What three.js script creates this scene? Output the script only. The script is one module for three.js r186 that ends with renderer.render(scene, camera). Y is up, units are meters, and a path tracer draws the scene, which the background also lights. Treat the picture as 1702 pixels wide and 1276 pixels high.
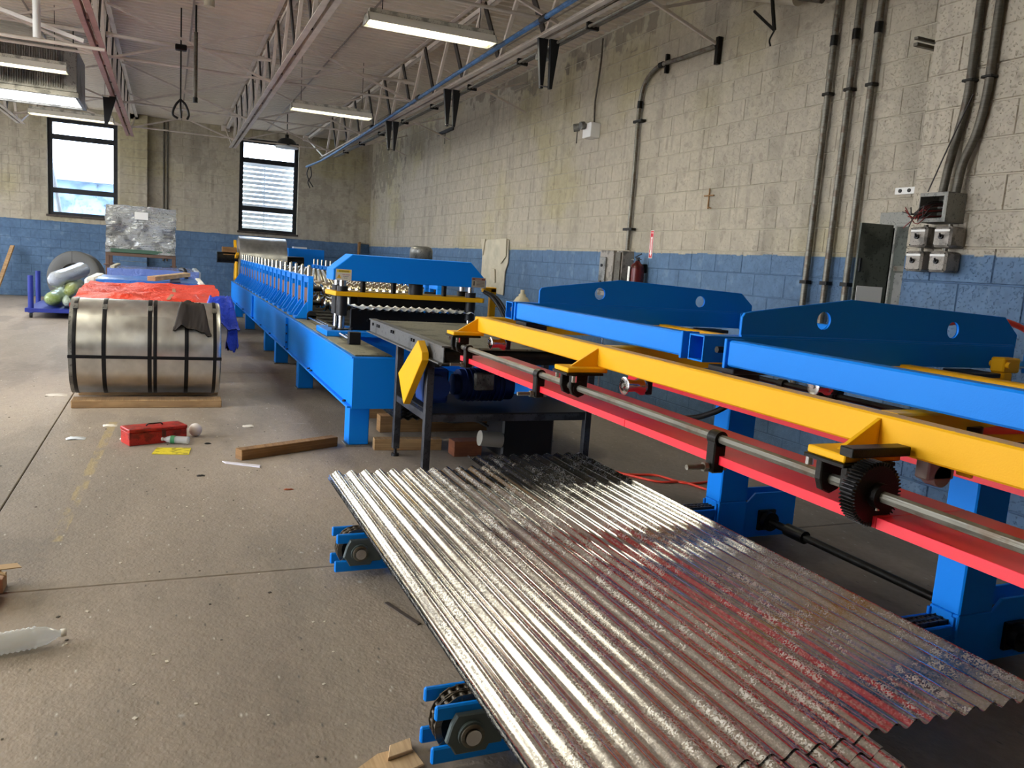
import * as THREE from 'three';
import { mergeGeometries } from 'three/addons/utils/BufferGeometryUtils.js';
import { RectAreaLightUniformsLib } from 'three/addons/lights/RectAreaLightUniformsLib.js';

// ---------------------------------------------------------------- camera, sky, exposure
const scene = new THREE.Scene();
const camera = new THREE.PerspectiveCamera(51.08, 1702 / 1276, 0.05, 200);
camera.position.set(0, 1.48, 0);
camera.up.set(-0.0061, 0.98698, -0.16065);
camera.lookAt(0.39391, 1.48 - 0.14526, -0.90759);
const renderer = new THREE.WebGLRenderer({ antialias: true });
renderer.toneMapping = THREE.LinearToneMapping;
renderer.toneMappingExposure = 1.06;
renderer.shadowMap.enabled = true;
scene.background = new THREE.Color(0.92, 0.97, 1.06);       // overcast daylight, seen through windows and doors
scene.backgroundIntensity = 11.5;
RectAreaLightUniformsLib.init();
const TUBE = 56, TUBE_COLOUR = new THREE.Color(1.0, 0.95, 0.74);   // fluorescent tubes

// ---------------------------------------------------------------- noise and textures
let seedState = 7;
const rnd = () => { seedState = (seedState * 1664525 + 1013904223) >>> 0; return seedState / 4294967296; };
const rr = (a, b) => a + (b - a) * rnd();
const hash = (x, y, s) => { let h = (x * 374761393 + y * 668265263 + s * 1442695041) | 0; h = Math.imul(h ^ (h >>> 13), 1274126177); return ((h ^ (h >>> 16)) >>> 0) / 4294967296; };
function vn(x, y, p, s) {                                     // periodic value noise, p cells per tile
  const xi = Math.floor(x), yi = Math.floor(y), fx = x - xi, fy = y - yi, m = (a) => ((a % p) + p) % p;
  const u = fx * fx * (3 - 2 * fx), v = fy * fy * (3 - 2 * fy);
  const a = hash(m(xi), m(yi), s), b = hash(m(xi + 1), m(yi), s), c = hash(m(xi), m(yi + 1), s), d = hash(m(xi + 1), m(yi + 1), s);
  return a + (b - a) * u + (c - a) * v + (a - b - c + d) * u * v;
}
function fbm(u, v, p, s, oct = 4) { let r = 0, a = 0.5, t = 0; for (let i = 0; i < oct; i++) { r += a * vn(u * p, v * p, p, s + i); t += a; a *= 0.5; p *= 2; } return r / t; }
const cl = (x, a = 0, b = 1) => Math.min(b, Math.max(a, x)), mix = (a, b, t) => a + (b - a) * t, ss = (a, b, x) => { const t = cl((x - a) / (b - a)); return t * t * (3 - 2 * t); };
function tex(w, h, f, srgb = true) {
  const d = new Uint8Array(w * h * 4);
  for (let j = 0; j < h; j++) for (let i = 0; i < w; i++) { const c = f((i + 0.5) / w, (j + 0.5) / h), k = (j * w + i) * 4; d[k] = cl(c[0], 0, 255); d[k + 1] = cl(c[1], 0, 255); d[k + 2] = cl(c[2], 0, 255); d[k + 3] = 255; }
  const t = new THREE.DataTexture(d, w, h); t.wrapS = t.wrapT = THREE.RepeatWrapping; t.magFilter = THREE.LinearFilter; t.minFilter = THREE.LinearMipmapLinearFilter; t.generateMipmaps = true;
  if (srgb) t.colorSpace = THREE.SRGBColorSpace; t.needsUpdate = true; return t;
}
const rep = (t, a, b = a) => { const c = t.clone(); c.repeat.set(a, b); c.needsUpdate = true; return c; };
const grey = (g) => [g, g, g];
const T = {};
T.fine = tex(512, 512, (u, v) => grey(255 * (0.55 * fbm(u, v, 64, 3, 3) + 0.45 * fbm(u, v, 8, 9, 4))), false);
T.pits = tex(512, 512, (u, v) => { const n = fbm(u, v, 96, 21, 2), m = fbm(u, v, 24, 5, 3); return grey(255 * (0.75 - 0.9 * ss(0.68, 0.8, n) + 0.5 * (m - 0.5))); }, false);
T.mottle = tex(512, 512, (u, v) => grey(190 + 65 * fbm(u, v, 6, 31, 5)));
T.wear = tex(512, 512, (u, v) => { const n = fbm(u, v, 5, 41, 5), f = fbm(u, v, 60, 44, 2); return grey(235 - 70 * ss(0.5, 0.72, n) - 70 * ss(0.68, 0.78, f) + 20 * f); });
T.rough = tex(256, 256, (u, v) => grey(110 + 110 * fbm(u, v, 8, 51, 5)), false);
{ // zinc spangle: small crystal cells of differing tone, with feathery rougher streaks lengthwise
  const N = 210, D = 1024, memo = new Float32Array(D * D);
  const px = new Float32Array(N * N), py = new Float32Array(N * N), pv = new Float32Array(N * N);
  for (let i = 0; i < N * N; i++) { px[i] = (i % N + hash(i, 1, 61)) / N; py[i] = (Math.floor(i / N) + hash(i, 2, 62)) / N; pv[i] = hash(i, 3, 63); }
  for (let j = 0; j < D; j++) for (let i = 0; i < D; i++) {
    const u = (i + 0.5) / D, v = (j + 0.5) / D, ci = Math.floor(u * N), cj = Math.floor(v * N); let best = 9, val = 0;
    for (let a = -1; a <= 1; a++) for (let b = -1; b <= 1; b++) { const q = ((cj + b + N) % N) * N + (ci + a + N) % N; let dx = Math.abs(u - px[q]), dy = Math.abs(v - py[q]); if (dx > 0.5) dx = 1 - dx; if (dy > 0.5) dy = 1 - dy; const d = dx * dx * 0.5 + dy * dy; if (d < best) { best = d; val = pv[q]; } }
    memo[j * D + i] = val;
  }
  const at = (u, v) => memo[Math.floor(v * D) * D + Math.floor(u * D)];
  const streak = (u, v) => ss(0.42, 0.78, 0.5 * vn(u * 2, v * 14, 28, 68) + 0.5 * fbm(u, v, 22, 69, 4));
  T.spangle = tex(D, D, (u, v) => { const k = at(u, v), g = 214 + 40 * k; return [g, g, g + 1]; });
  T.spangleR = tex(D, D, (u, v) => { const k = at(u, v), s = streak(u, v); return grey(52 + 44 * k + s * (k > 0.5 ? 52 : 10)); }, false);
}
T.wood = tex(512, 512, (u, v) => { const g = vn(u * 3, v * 90, 90, 71), h = fbm(u, v, 5, 72, 4), k = vn(u * 2 + 3 * h, v * 26, 26, 73); const t = 0.5 * g + 0.5 * k; return [mix(170, 222, t), mix(138, 192, t), mix(100, 150, t)].map((c) => c * (0.82 + 0.3 * h)); });
T.crinkle = tex(512, 512, (u, v) => { const a = fbm(u, v, 7, 81, 4), b = fbm(u, v, 5, 88, 3); return grey(255 * Math.abs(2 * fbm(u + 0.1 * a, v + 0.16 * b, 9, 84, 3) - 1) * 1.5); }, false);
T.brush = tex(256, 512, (u, v) => grey(120 + 120 * vn(u * 4, v * 220, 220, 91)), false);
T.steel = tex(512, 512, (u, v) => { const n = fbm(u, v, 6, 101, 5), f = vn(u * 8, v * 120, 120, 103); const g = 120 + 60 * n + 30 * f; const r = ss(0.58, 0.75, fbm(u, v, 9, 107, 4)); return [mix(g, 120, r * 0.5), mix(g, 92, r * 0.5), mix(g - 6, 70, r * 0.5)]; });
// painted block walls: cream above, blue below, with grime, streaks and chips. u runs along the wall, v up (0..4.5 m)
function wallTexture(w, h, len, top, seed, line, opt = {}) {
  return tex(w, h, (u, v) => {
    const x = u * len, y = v * top, U = x / 9, W = y / 9, n = fbm(U, W, 40, seed, 5), f = fbm(x / 2, y / 2, 48, seed + 7, 3), big = fbm(U, W, 7, seed + 13, 4);
    const st = vn(x * 7, y * 0.5, 4096, seed + 17), st2 = vn(x * 23, y * 0.7, 4096, seed + 19);
    let c = [175 + 18 * (n - 0.5), 165 + 17 * (n - 0.5), 146 + 14 * (n - 0.5)];
    const yel = opt.clean ? 0 : 0.7 * ss(0.42, 0.7, big); c = [c[0] - 5 * yel, c[1] - 6 * yel, c[2] - 26 * yel];                 // yellower tone in noise patches
    const grime = ss(0.5, 0.85, 0.55 * n + 0.45 * st) * 0.14 + ss(0.7, 0.92, st2) * 0.1 * ss(0.4, 0.6, n);
    c = c.map((k, i) => k * (1 - grime) * (0.93 + 0.12 * f));
    const chip = ss(0.74, 0.77, fbm(U, W, 110, seed + 23, 3)); c = c.map((k, i) => mix(k, [120, 112, 98][i], chip * 0.3));
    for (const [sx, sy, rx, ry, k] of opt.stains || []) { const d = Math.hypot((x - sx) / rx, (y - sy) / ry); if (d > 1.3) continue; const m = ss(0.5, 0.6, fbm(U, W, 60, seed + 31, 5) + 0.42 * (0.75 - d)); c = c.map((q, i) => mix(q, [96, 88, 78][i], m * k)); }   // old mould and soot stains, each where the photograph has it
    const edge = line + 0.012 * (vn(x * 3, 0, 4096, seed + 29) - 0.5) + 0.006 * (vn(x * 19, 0, 4096, seed + 30) - 0.5);
    if (y < edge) { let b = [80 + 18 * (n - 0.5), 108 + 20 * (n - 0.5), 138 + 20 * (n - 0.5)]; const sc = ss(0.66, 0.8, fbm(U, W, 60, seed + 37, 4)) * 0.3; b = b.map((k, i) => mix(k * (0.9 + 0.2 * f) * (1 - 0.1 * ss(0.5, 0.8, big)), [140, 160, 176][i], sc)); c = b; }
    return c;
  });
}

// ---------------------------------------------------------------- geometry helpers (metres)
const V = (x, y, z) => new THREE.Vector3(x, y, z);
function B(x0, x1, y0, y1, z0, z1, c = 0.003) {               // box with chamfered edges
  if (x0 > x1) [x0, x1] = [x1, x0]; if (y0 > y1) [y0, y1] = [y1, y0]; if (z0 > z1) [z0, z1] = [z1, z0];
  c = Math.min(c, (x1 - x0) * 0.3, (y1 - y0) * 0.3, (z1 - z0) * 0.3);
  const lo = [x0, y0, z0], hi = [x1, y1, z1], pos = [];
  const P = (s, k) => [0, 1, 2].map((i) => { const e = s[i] ? hi[i] : lo[i]; return i === k ? e : (s[i] ? e - c : e + c); });
  const ctr = [(x0 + x1) / 2, (y0 + y1) / 2, (z0 + z1) / 2];
  const tri = (a, b, d) => { const n = [(b[1] - a[1]) * (d[2] - a[2]) - (b[2] - a[2]) * (d[1] - a[1]), (b[2] - a[2]) * (d[0] - a[0]) - (b[0] - a[0]) * (d[2] - a[2]), (b[0] - a[0]) * (d[1] - a[1]) - (b[1] - a[1]) * (d[0] - a[0])]; if (n[0] * (a[0] - ctr[0]) + n[1] * (a[1] - ctr[1]) + n[2] * (a[2] - ctr[2]) < 0) [b, d] = [d, b]; pos.push(...a, ...b, ...d); };
  for (let k = 0; k < 3; k++) { const [i, j] = [(k + 1) % 3, (k + 2) % 3]; for (const s of [0, 1]) { const q = [[0, 0], [1, 0], [1, 1], [0, 1]].map(([a, b]) => { const t = []; t[k] = s; t[i] = a; t[j] = b; return P(t, k); }); tri(q[0], q[1], q[2]); tri(q[0], q[2], q[3]);
      for (const e of [0, 1]) { const t0 = [], t1 = []; t0[k] = s; t0[i] = e; t0[j] = 0; t1[k] = s; t1[i] = e; t1[j] = 1; const a = P(t0, k), b = P(t1, k), d = P(t1, i), f = P(t0, i); tri(a, b, d); tri(a, d, f); } } }
  for (let m = 0; m < 8; m++) { const s = [m & 1, (m >> 1) & 1, (m >> 2) & 1]; tri(P(s, 0), P(s, 1), P(s, 2)); }
  const g = new THREE.BufferGeometry(); g.setAttribute('position', new THREE.Float32BufferAttribute(pos, 3)); g.computeVertexNormals(); return g;
}
function bar(a, b, w, h, c = 0.002, roll = 0) {               // rectangular bar from point a to point b
  const A = V(...a), Bv = V(...b), L = A.distanceTo(Bv), g = B(-w / 2, w / 2, -h / 2, h / 2, -L / 2, L / 2, c);
  const m = new THREE.Matrix4().lookAt(A, Bv, Math.abs(Bv.clone().sub(A).normalize().y) > 0.95 ? V(1, 0, 0) : V(0, 1, 0)); if (roll) g.rotateZ(roll);
  g.applyMatrix4(m); g.translate((a[0] + b[0]) / 2, (a[1] + b[1]) / 2, (a[2] + b[2]) / 2); return g;
}
function C(a, b, r, seg = 14, r2 = r, open = false) {          // cylinder or cone frustum from a to b
  const A = V(...a), Bv = V(...b), d = Bv.clone().sub(A), g = new THREE.CylinderGeometry(r2, r, d.length(), seg, 1, open);
  g.applyQuaternion(new THREE.Quaternion().setFromUnitVectors(V(0, 1, 0), d.normalize())); g.translate((a[0] + b[0]) / 2, (a[1] + b[1]) / 2, (a[2] + b[2]) / 2); return g;
}
const flat = (g) => { const q = g.toNonIndexed(); q.computeVertexNormals(); return q; };
function oct(a, b, r) { return flat(C(a, b, r, 8)); }
function tube(pts, r, seg = 8, n) { const c = new THREE.CatmullRomCurve3(pts.map((p) => V(...p)), false, 'centripetal'); return new THREE.TubeGeometry(c, n || pts.length * 6, r, seg, false); }
function poly(pts, depth, plane = 'xy', at = 0, bevel = 0.002, holes = []) { // outline extruded; plane xy -> along +z from at, zy -> outline (z,y) along +x, xz -> outline (x,z) along +y
  const s = new THREE.Shape(pts.map((p) => new THREE.Vector2(plane === 'xz' ? p[0] : p[0], plane === 'xz' ? -p[1] : p[1])));
  for (const [cx, cy, r] of holes) { const h = new THREE.Path(); h.absarc(cx, cy, r, 0, Math.PI * 2, true); s.holes.push(h); }
  const bv = Math.min(bevel, depth * 0.3), g = new THREE.ExtrudeGeometry(s, { depth: depth - 2 * bv, bevelEnabled: bv > 0, bevelSize: bv, bevelThickness: bv, bevelOffset: -bv, bevelSegments: 1, curveSegments: 20 });
  g.translate(0, 0, bv);
  if (plane === 'zy') { g.rotateY(Math.PI / 2); g.scale(1, 1, -1); flip(g); }
  if (plane === 'xz') { g.rotateX(-Math.PI / 2); }
  if (plane === 'xy') g.translate(0, 0, at); if (plane === 'zy') g.translate(at, 0, 0); if (plane === 'xz') g.translate(0, at, 0);
  return g;
}
function flip(g) { const p = g.attributes.position, n = g.attributes.normal; for (let i = 0; i < p.count; i += 3) for (const at of [p, n]) for (let k = 0; k < 3; k++) { const t = at.array[(i + 1) * 3 + k]; at.array[(i + 1) * 3 + k] = at.array[(i + 2) * 3 + k]; at.array[(i + 2) * 3 + k] = t; } }
function lathe(prof, seg = 20) { return new THREE.LatheGeometry(prof.map((p) => new THREE.Vector2(p[0], p[1])), seg); }
const ball = (x, y, z, r, s = 12) => new THREE.SphereGeometry(r, s, s * 0.75 | 0).translate(x, y, z);
const nut = (x, y, z, r, h, ax = 'y') => { const e = { x: [h, 0, 0], y: [0, h, 0], z: [0, 0, h] }[ax]; return flat(C([x, y, z], [x + e[0], y + e[1], z + e[2]], r, 6)); };
function fin(g, keepUv) {                                      // plain triangles with uv in metres by facing
  let q = g.index ? g.toNonIndexed() : g; if (!q.attributes.normal) q.computeVertexNormals();
  const p = q.attributes.position, n = q.attributes.normal;
  if (!keepUv) { const uv = new Float32Array(p.count * 2);
    for (let i = 0; i < p.count; i += 3) { let ax = 0, ay = 0, az = 0; for (let k = 0; k < 3; k++) { ax += Math.abs(n.getX(i + k)); ay += Math.abs(n.getY(i + k)); az += Math.abs(n.getZ(i + k)); }
      for (let k = 0; k < 3; k++) { const x = p.getX(i + k), y = p.getY(i + k), z = p.getZ(i + k); const [a, b] = ax >= ay && ax >= az ? [z, y] : ay >= az ? [z, x] : [x, y]; uv[(i + k) * 2] = a; uv[(i + k) * 2 + 1] = b; } }
    q.setAttribute('uv', new THREE.BufferAttribute(uv, 2)); }
  for (const k of Object.keys(q.attributes)) if (!['position', 'normal', 'uv'].includes(k)) q.deleteAttribute(k);
  return q;
}
const join = (gs, keepUv) => { gs = [].concat(gs).map((g) => fin(g, keepUv)); return gs.length === 1 ? gs[0] : mergeGeometries(gs); };

// ---------------------------------------------------------------- objects
const used = {};
const numbered = (n) => { const k = used[n] = (used[n] ?? -1) + 1; return k ? n + '_' + String(k).padStart(3, '0') : n; };
const origin = new Map();
function reg(o, at) { o.position.set(...at); origin.set(o, at); return o; }
function thing(name, label, category, at = [0, 0, 0], group) {  // parts are given in world metres and shifted to the thing's base
  const o = new THREE.Group(); o.name = numbered(name); scene.add(o); reg(o, at); o.userData = { label, category }; if (group) o.userData.group = group; return o;
}
function part(parent, name, gs, m, label, keepUv) {
  const g = join(gs, keepUv), o = parent && origin.get(parent) || [0, 0, 0]; g.translate(-o[0], -o[1], -o[2]);
  const q = new THREE.Mesh(g, m); q.name = name; q.castShadow = q.receiveShadow = true; if (label) q.userData.label = label;
  parent.add(q); origin.set(q, o); return q;
}
function sub(parent, name, at) { const g = new THREE.Group(); g.name = name; parent.add(g); const o = origin.get(parent); g.position.set(at[0] - o[0], at[1] - o[1], at[2] - o[2]); origin.set(g, at); return g; }
function one(name, label, category, gs, m, at = [0, 0, 0], group, keepUv) {  // a thing that is a single mesh
  const g = join(gs, keepUv); g.translate(-at[0], -at[1], -at[2]); const q = new THREE.Mesh(g, m); q.name = numbered(name); q.position.set(...at); q.castShadow = q.receiveShadow = true;
  q.userData = { label, category }; if (group) q.userData.group = group; scene.add(q); origin.set(q, at); return q;
}
function structure(name) { const o = new THREE.Group(); o.name = name; o.userData.kind = 'structure'; scene.add(o); origin.set(o, [0, 0, 0]); return o; }

// ---------------------------------------------------------------- materials
const S = (hex, rough = 0.5, metal = 0, o = {}) => new THREE.MeshStandardMaterial({ color: hex, roughness: rough, metalness: metal, ...o });
const bump = (k, s, d) => ({ bumpMap: rep(T[k], s), bumpScale: d });
const M = {
  blue: new THREE.MeshPhysicalMaterial({ color: new THREE.Color(0.001, 0.225, 0.82), roughness: 0.5, specularIntensity: 0.45, ...bump('fine', 6, 0.0004) }),
  yellow: new THREE.MeshPhysicalMaterial({ color: new THREE.Color(0.86, 0.44, 0.006), roughness: 0.5, specularIntensity: 0.45, ...bump('fine', 6, 0.0004) }),
  red: new THREE.MeshPhysicalMaterial({ color: 0xee2438, roughness: 0.4, clearcoat: 0.35, clearcoatRoughness: 0.15 }),
  zinc: S(0xfafafa, 0.68, 1, { map: rep(T.spangle, 1.15), roughnessMap: rep(T.spangleR, 1.15) }),
  coilzinc: S(0xf2f3f2, 0.6, 1, { map: rep(T.mottle, 1.4), roughnessMap: rep(T.rough, 1.2) }),
  steel: S(0xb0aca2, 0.45, 0.45, { map: rep(T.steel, 2), ...bump('brush', 3, 0.0006) }),
  darksteel: S(0x3a3836, 0.45, 0.7, { map: rep(T.steel, 3), ...bump('fine', 5, 0.0006) }),
  black: S(0x17171a, 0.5, 0.2, bump('fine', 6, 0.0005)),
  blackgear: S(0x1c1a19, 0.38, 0.6, bump('fine', 8, 0.0006)),
  chrome: S(0xd2d2d2, 0.18, 1),
  roller: S(0xcfc8b4, 0.24, 1, bump('brush', 2, 0.0004)),
  charcoal: S(0x4a4b50, 0.5, 0.4, { map: rep(T.wear, 1.5), ...bump('fine', 6, 0.0005) }),
  belt: S(0x6d6a58, 0.8, 0, { map: rep(T.wear, 1), ...bump('fine', 4, 0.001) }),
  tablegrey: S(0x8c8b86, 0.45, 0.5, { map: rep(T.wear, 1) }),
  olive: S(0x8c8872, 0.6, 0.3, { map: rep(T.wear, 0.8) }),
  joist: S(0xe9ddcf, 0.62, 0.1, { map: rep(T.mottle, 1.1) }),
  rustjoist: S(0xc79a8c, 0.62, 0.1, { map: rep(T.mottle, 1.1) }),
  darkweb: S(0x3d3835, 0.6, 0.2, { map: rep(T.wear, 2) }),
  conduit: S(0xb5afa4, 0.45, 0.35, { map: rep(T.steel, 2) }),
  oldconduit: S(0x8a8276, 0.5, 0.35, { map: rep(T.steel, 2) }),
  boxgrey: S(0x8b8a82, 0.55, 0.2, { map: rep(T.wear, 2), ...bump('fine', 4, 0.0006) }),
  boxtan: S(0x9d958a, 0.55, 0.15, { map: rep(T.wear, 3), ...bump('fine', 6, 0.0008) }),
  cabinet: S(0x5d6158, 0.5, 0.2, { map: rep(T.wear, 1.2) }),
  wood: S(0xc8bca8, 0.8, 0, { map: rep(T.wood, 1.2, 2.4), ...bump('wood', 2, 0.002) }),
  palewood: S(0xffffff, 0.75, 0, { map: rep(T.wood, 1.2, 2.4), ...bump('wood', 2, 0.0015) }),
  oldwood: S(0xb8a488, 0.85, 0, { map: rep(T.wood, 1, 2), ...bump('wood', 2, 0.003) }),
  strap: S(0x1b1c20, 0.35, 0.5),
  white: S(0xe6e4de, 0.6), paper: S(0xe9e7e0, 0.8), cream: S(0xd6cdb4, 0.8, 0, { map: rep(T.mottle, 1) }),
  deck: S(0xf2e6d2, 0.6, 0, { map: rep(T.mottle, 0.3) }),
  frame: S(0x24262a, 0.5, 0.3, { map: rep(T.wear, 2) }),
  glass: new THREE.MeshPhysicalMaterial({ color: 0xf2f8ff, roughness: 0.06, transmission: 1, thickness: 0, ior: 1.45 }),
  rubber: S(0x1c1c1d, 0.75, 0, bump('fine', 8, 0.002)),
  orange: S(0xf0432a, 0.45), wirered: S(0x7a1f1c, 0.5), wiredark: S(0x2a2422, 0.5),
  darkred: S(0x64140f, 0.35, 0.1, { map: rep(T.wear, 4) }),
  toolred: S(0xc22a22, 0.38, 0.15, { map: rep(T.wear, 3), ...bump('fine', 5, 0.0006) }),
  navy: S(0x1d2f8a, 0.45, 0.1), royal: S(0x1c3fbf, 0.5, 0, bump('crinkle', 4, 0.004)),
  tarp: new THREE.MeshPhysicalMaterial({ color: 0xf23f1f, roughness: 0.5, ...bump('crinkle', 2.2, 0.006) }),
  bluefilm: new THREE.MeshPhysicalMaterial({ color: 0x2f7fe0, roughness: 0.3, clearcoat: 0.5, ...bump('crinkle', 2, 0.006) }),
  palefilm: new THREE.MeshPhysicalMaterial({ color: 0x6f86c8, roughness: 0.25, clearcoat: 0.6, ...bump('crinkle', 1.6, 0.008) }),
  wrap: new THREE.MeshPhysicalMaterial({ color: 0xb4b6b2, roughness: 0.2, metalness: 0.15, clearcoat: 1, clearcoatRoughness: 0.08, map: rep(T.wear, 1), bumpMap: rep(T.crinkle, 0.7, 2.6), bumpScale: 0.016 }),
  clear: new THREE.MeshPhysicalMaterial({ color: 0xf8fbfc, roughness: 0.05, transmission: 0.95, thickness: 0, ior: 1.45, ...bump('crinkle', 6, 0.002) }),
  tubeglow: new THREE.MeshStandardMaterial({ color: 0xffffff, emissive: 0xfff0c0, emissiveIntensity: 7 }),
  bottle: new THREE.MeshPhysicalMaterial({ color: 0xf4f7f8, roughness: 0.16, transmission: 0.55, thickness: 0, ior: 1.45, clearcoat: 1, clearcoatRoughness: 0.05 }),
  enamel: S(0xd9d6c8, 0.45, 0.1, { map: rep(T.wear, 2) }),
};
// ================================================================ THE HALL
const XR = 5.0, ZB = -21.9, XL = -6.2, ZF = 11.0, DECK = 4.42, COURSE = 0.2035, Y0 = 0.1355;   // right wall, back wall, left wall, front wall, deck height
// ---- floor: slabs with open joints over a dark bed
{
  const W = XR - XL, L = ZF - ZB;
  const map = tex(2048, 2048, (u, v) => {
    const x = XL + u * W, z = ZB + v * L, n = fbm(u, v, 12, 201, 6), f = fbm(x / 1.5 - Math.floor(x / 1.5), z / 1.5 - Math.floor(z / 1.5), 64, 203, 3), b = fbm(u, v, 5, 207, 5);
    let c = [148, 135, 120].map((k) => k * (0.74 + 0.46 * n + 0.14 * (f - 0.5)));
    const dust = ss(0.5, 0.68, b); c = c.map((k, i) => mix(k, [172, 160, 142][i], dust * 0.35));
    const st = ss(0.56, 0.66, fbm(u, v, 22, 211, 5)); c = c.map((k) => k * (1 - 0.1 * st));
    const spill = ss(0.62, 0.68, fbm(u, v, 34, 213, 4)); c = c.map((k, i) => mix(k, [84, 80, 72][i], spill * 0.12));
    const scr = ss(0.965, 0.99, vn(x * 14 + z * 3, z * 60, 8192, 217)) * ss(0.5, 0.6, fbm(u, v, 40, 219, 3)); c = c.map((k) => mix(k, 205, scr * 0.5));
    const speck = hash(Math.floor(u * 2048), Math.floor(v * 2048), 5); if (speck > 0.9988) c = [205, 200, 190]; else if (speck < 0.0012) c = [70, 66, 62];
    const lx = -0.525 - (z + 4.37) * 0.033 + 0.0; if (z < -4.3 && z > -7.15 && x > lx && x < lx + 0.055 + 0.01 * n) { const k = ss(0.34, 0.56, fbm(u, v, 300, 223, 3) * 0.6 + 0.4 * n); c = c.map((q, i) => mix(q, [172, 150, 100][i], k * 0.62)); }
    return c;
  });
  const m = new THREE.MeshStandardMaterial({ map, roughness: 0.62, roughnessMap: null, bumpMap: rep(T.fine, 18, 40), bumpScale: 0.003 });
  const fl = structure('floor');
  const gap = 0.007, jx = -0.82, jz = -3.69;
  const slab = (x0, x1, z0, z1) => { const g = fin(B(x0, x1, -0.15, 0, z0, z1, 0.004)); const p = g.attributes.position, uv = g.attributes.uv; for (let i = 0; i < p.count; i++) uv.setXY(i, (p.getX(i) - XL) / W, (p.getZ(i) - ZB) / L); part(fl, 'slab', g, m, undefined, true); };
  const xs = [XL, jx, XR], zs = [ZB, -16.2, -9.95, jz, 2.6, ZF];
  for (let i = 0; i < 2; i++) for (let j = 0; j < zs.length - 1; j++) slab(xs[i] + (i ? gap / 2 : 0), xs[i + 1] - (i ? 0 : gap / 2), zs[j] + (j ? gap / 2 : 0), zs[j + 1] - (j < zs.length - 2 ? gap / 2 : 0));
  part(fl, 'floor_bed', B(XL - 0.3, XR + 0.3, -0.3, -0.02 - 0.0, ZB - 0.3, ZF + 0.3, 0), S(0x3b3733, 0.95));
  fl.children[fl.children.length - 1].position.y -= 0.14;
}
// ---- block walls
const mortar = S(0xb0a895, 0.95, 0, bump('fine', 4, 0.002));
const mortarBlue = S(0x47607c, 0.9, 0, bump('fine', 4, 0.002));
function blockWall(parent, o) {          // o: frame(u,y,d) -> world, u0,u1, top, map, holes [[u0,u1,y0,y1]], pick(u,y)->priority (bigger shows larger), limit, jitter
  const bl = [], bw = 0.4064;
  for (let r = -1; ; r++) {
    const ya = Math.max(0, Y0 + r * COURSE), yb = Math.min(o.top, Y0 + (r + 1) * COURSE); if (ya >= o.top - 0.02) break; if (yb - ya < 0.03) continue;
    for (let k = -1; ; k++) {
      let ua = o.u0 + (k + (r & 1 ? 0.5 : 0)) * bw, ub = ua + bw; if (ua >= o.u1) break; ua = Math.max(ua, o.u0); ub = Math.min(ub, o.u1); if (ub - ua < 0.03) continue;
      let list = [[ua, ub, ya, yb]];
      for (const h of o.holes || []) { const nx = []; for (const q of list) { if (q[0] >= h[1] || q[1] <= h[0] || q[2] >= h[3] || q[3] <= h[2]) { nx.push(q); continue; } if (q[0] < h[0] - 0.02) nx.push([q[0], h[0], q[2], q[3]]); if (q[1] > h[1] + 0.02) nx.push([h[1], q[1], q[2], q[3]]); const m0 = Math.max(q[0], h[0]), m1 = Math.min(q[1], h[1]); if (q[2] < h[2] - 0.02) nx.push([m0, m1, q[2], h[2]]); if (q[3] > h[3] + 0.02) nx.push([m0, m1, h[3], q[3]]); } list = nx; }
      bl.push(...list);
    }
  }
  const geo = ([ua, ub, ya, yb]) => {
    const j = 0.0022, jh = 0.0035, e = 0.0045, d0 = o.depth * (0.75 + 0.5 * hash(Math.round(ua * 100), Math.round(ya * 100), 9));
    const q = (u, y, d) => o.frame(u, y, d), a0 = ua + j, a1 = ub - j, b0 = ya + jh, b1 = yb - jh, pos = [], uv = [];
    const F = [[a0 + e, b0 + e], [a1 - e, b0 + e], [a1 - e, b1 - e], [a0 + e, b1 - e]], K = [[a0, b0], [a1, b0], [a1, b1], [a0, b1]];
    const v = (c, d) => { pos.push(...q(c[0], c[1], d)); uv.push((c[0] - o.u0) / (o.texLen || o.u1 - o.u0), c[1] / o.texTop); };
    const quad = (p, q2, r2, s, d1, d2) => { v(p, d1); v(q2, d1); v(r2, d2); v(p, d1); v(r2, d2); v(s, d2); };
    quad(F[0], F[1], F[2], F[3], d0, d0);
    for (let i = 0; i < 4; i++) { const n = (i + 1) % 4; quad(K[i], K[n], F[n], F[i], 0, d0); }
    const g = new THREE.BufferGeometry(); g.setAttribute('position', new THREE.Float32BufferAttribute(pos, 3)); g.setAttribute('uv', new THREE.Float32BufferAttribute(uv, 2)); g.computeVertexNormals(); return g;
  };
  bl.sort((a, b) => o.pick((b[0] + b[1]) / 2, (b[2] + b[3]) / 2) - o.pick((a[0] + a[1]) / 2, (a[2] + a[3]) / 2));
  bl.slice(0, o.limit).forEach((q) => part(parent, 'block', geo(q), o.mat, undefined, true));
  const rest = bl.slice(o.limit); if (rest.length) { const m = part(parent, 'blocks', rest.map(geo), o.mat, undefined, true); m.userData.kind = 'stuff'; m.userData.label = 'remaining painted concrete blocks of the wall'; }
}
const bumpWall = { bumpMap: rep(T.pits, 34, 6.4), bumpScale: 0.006 };
const LINE = 1.732;
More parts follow.
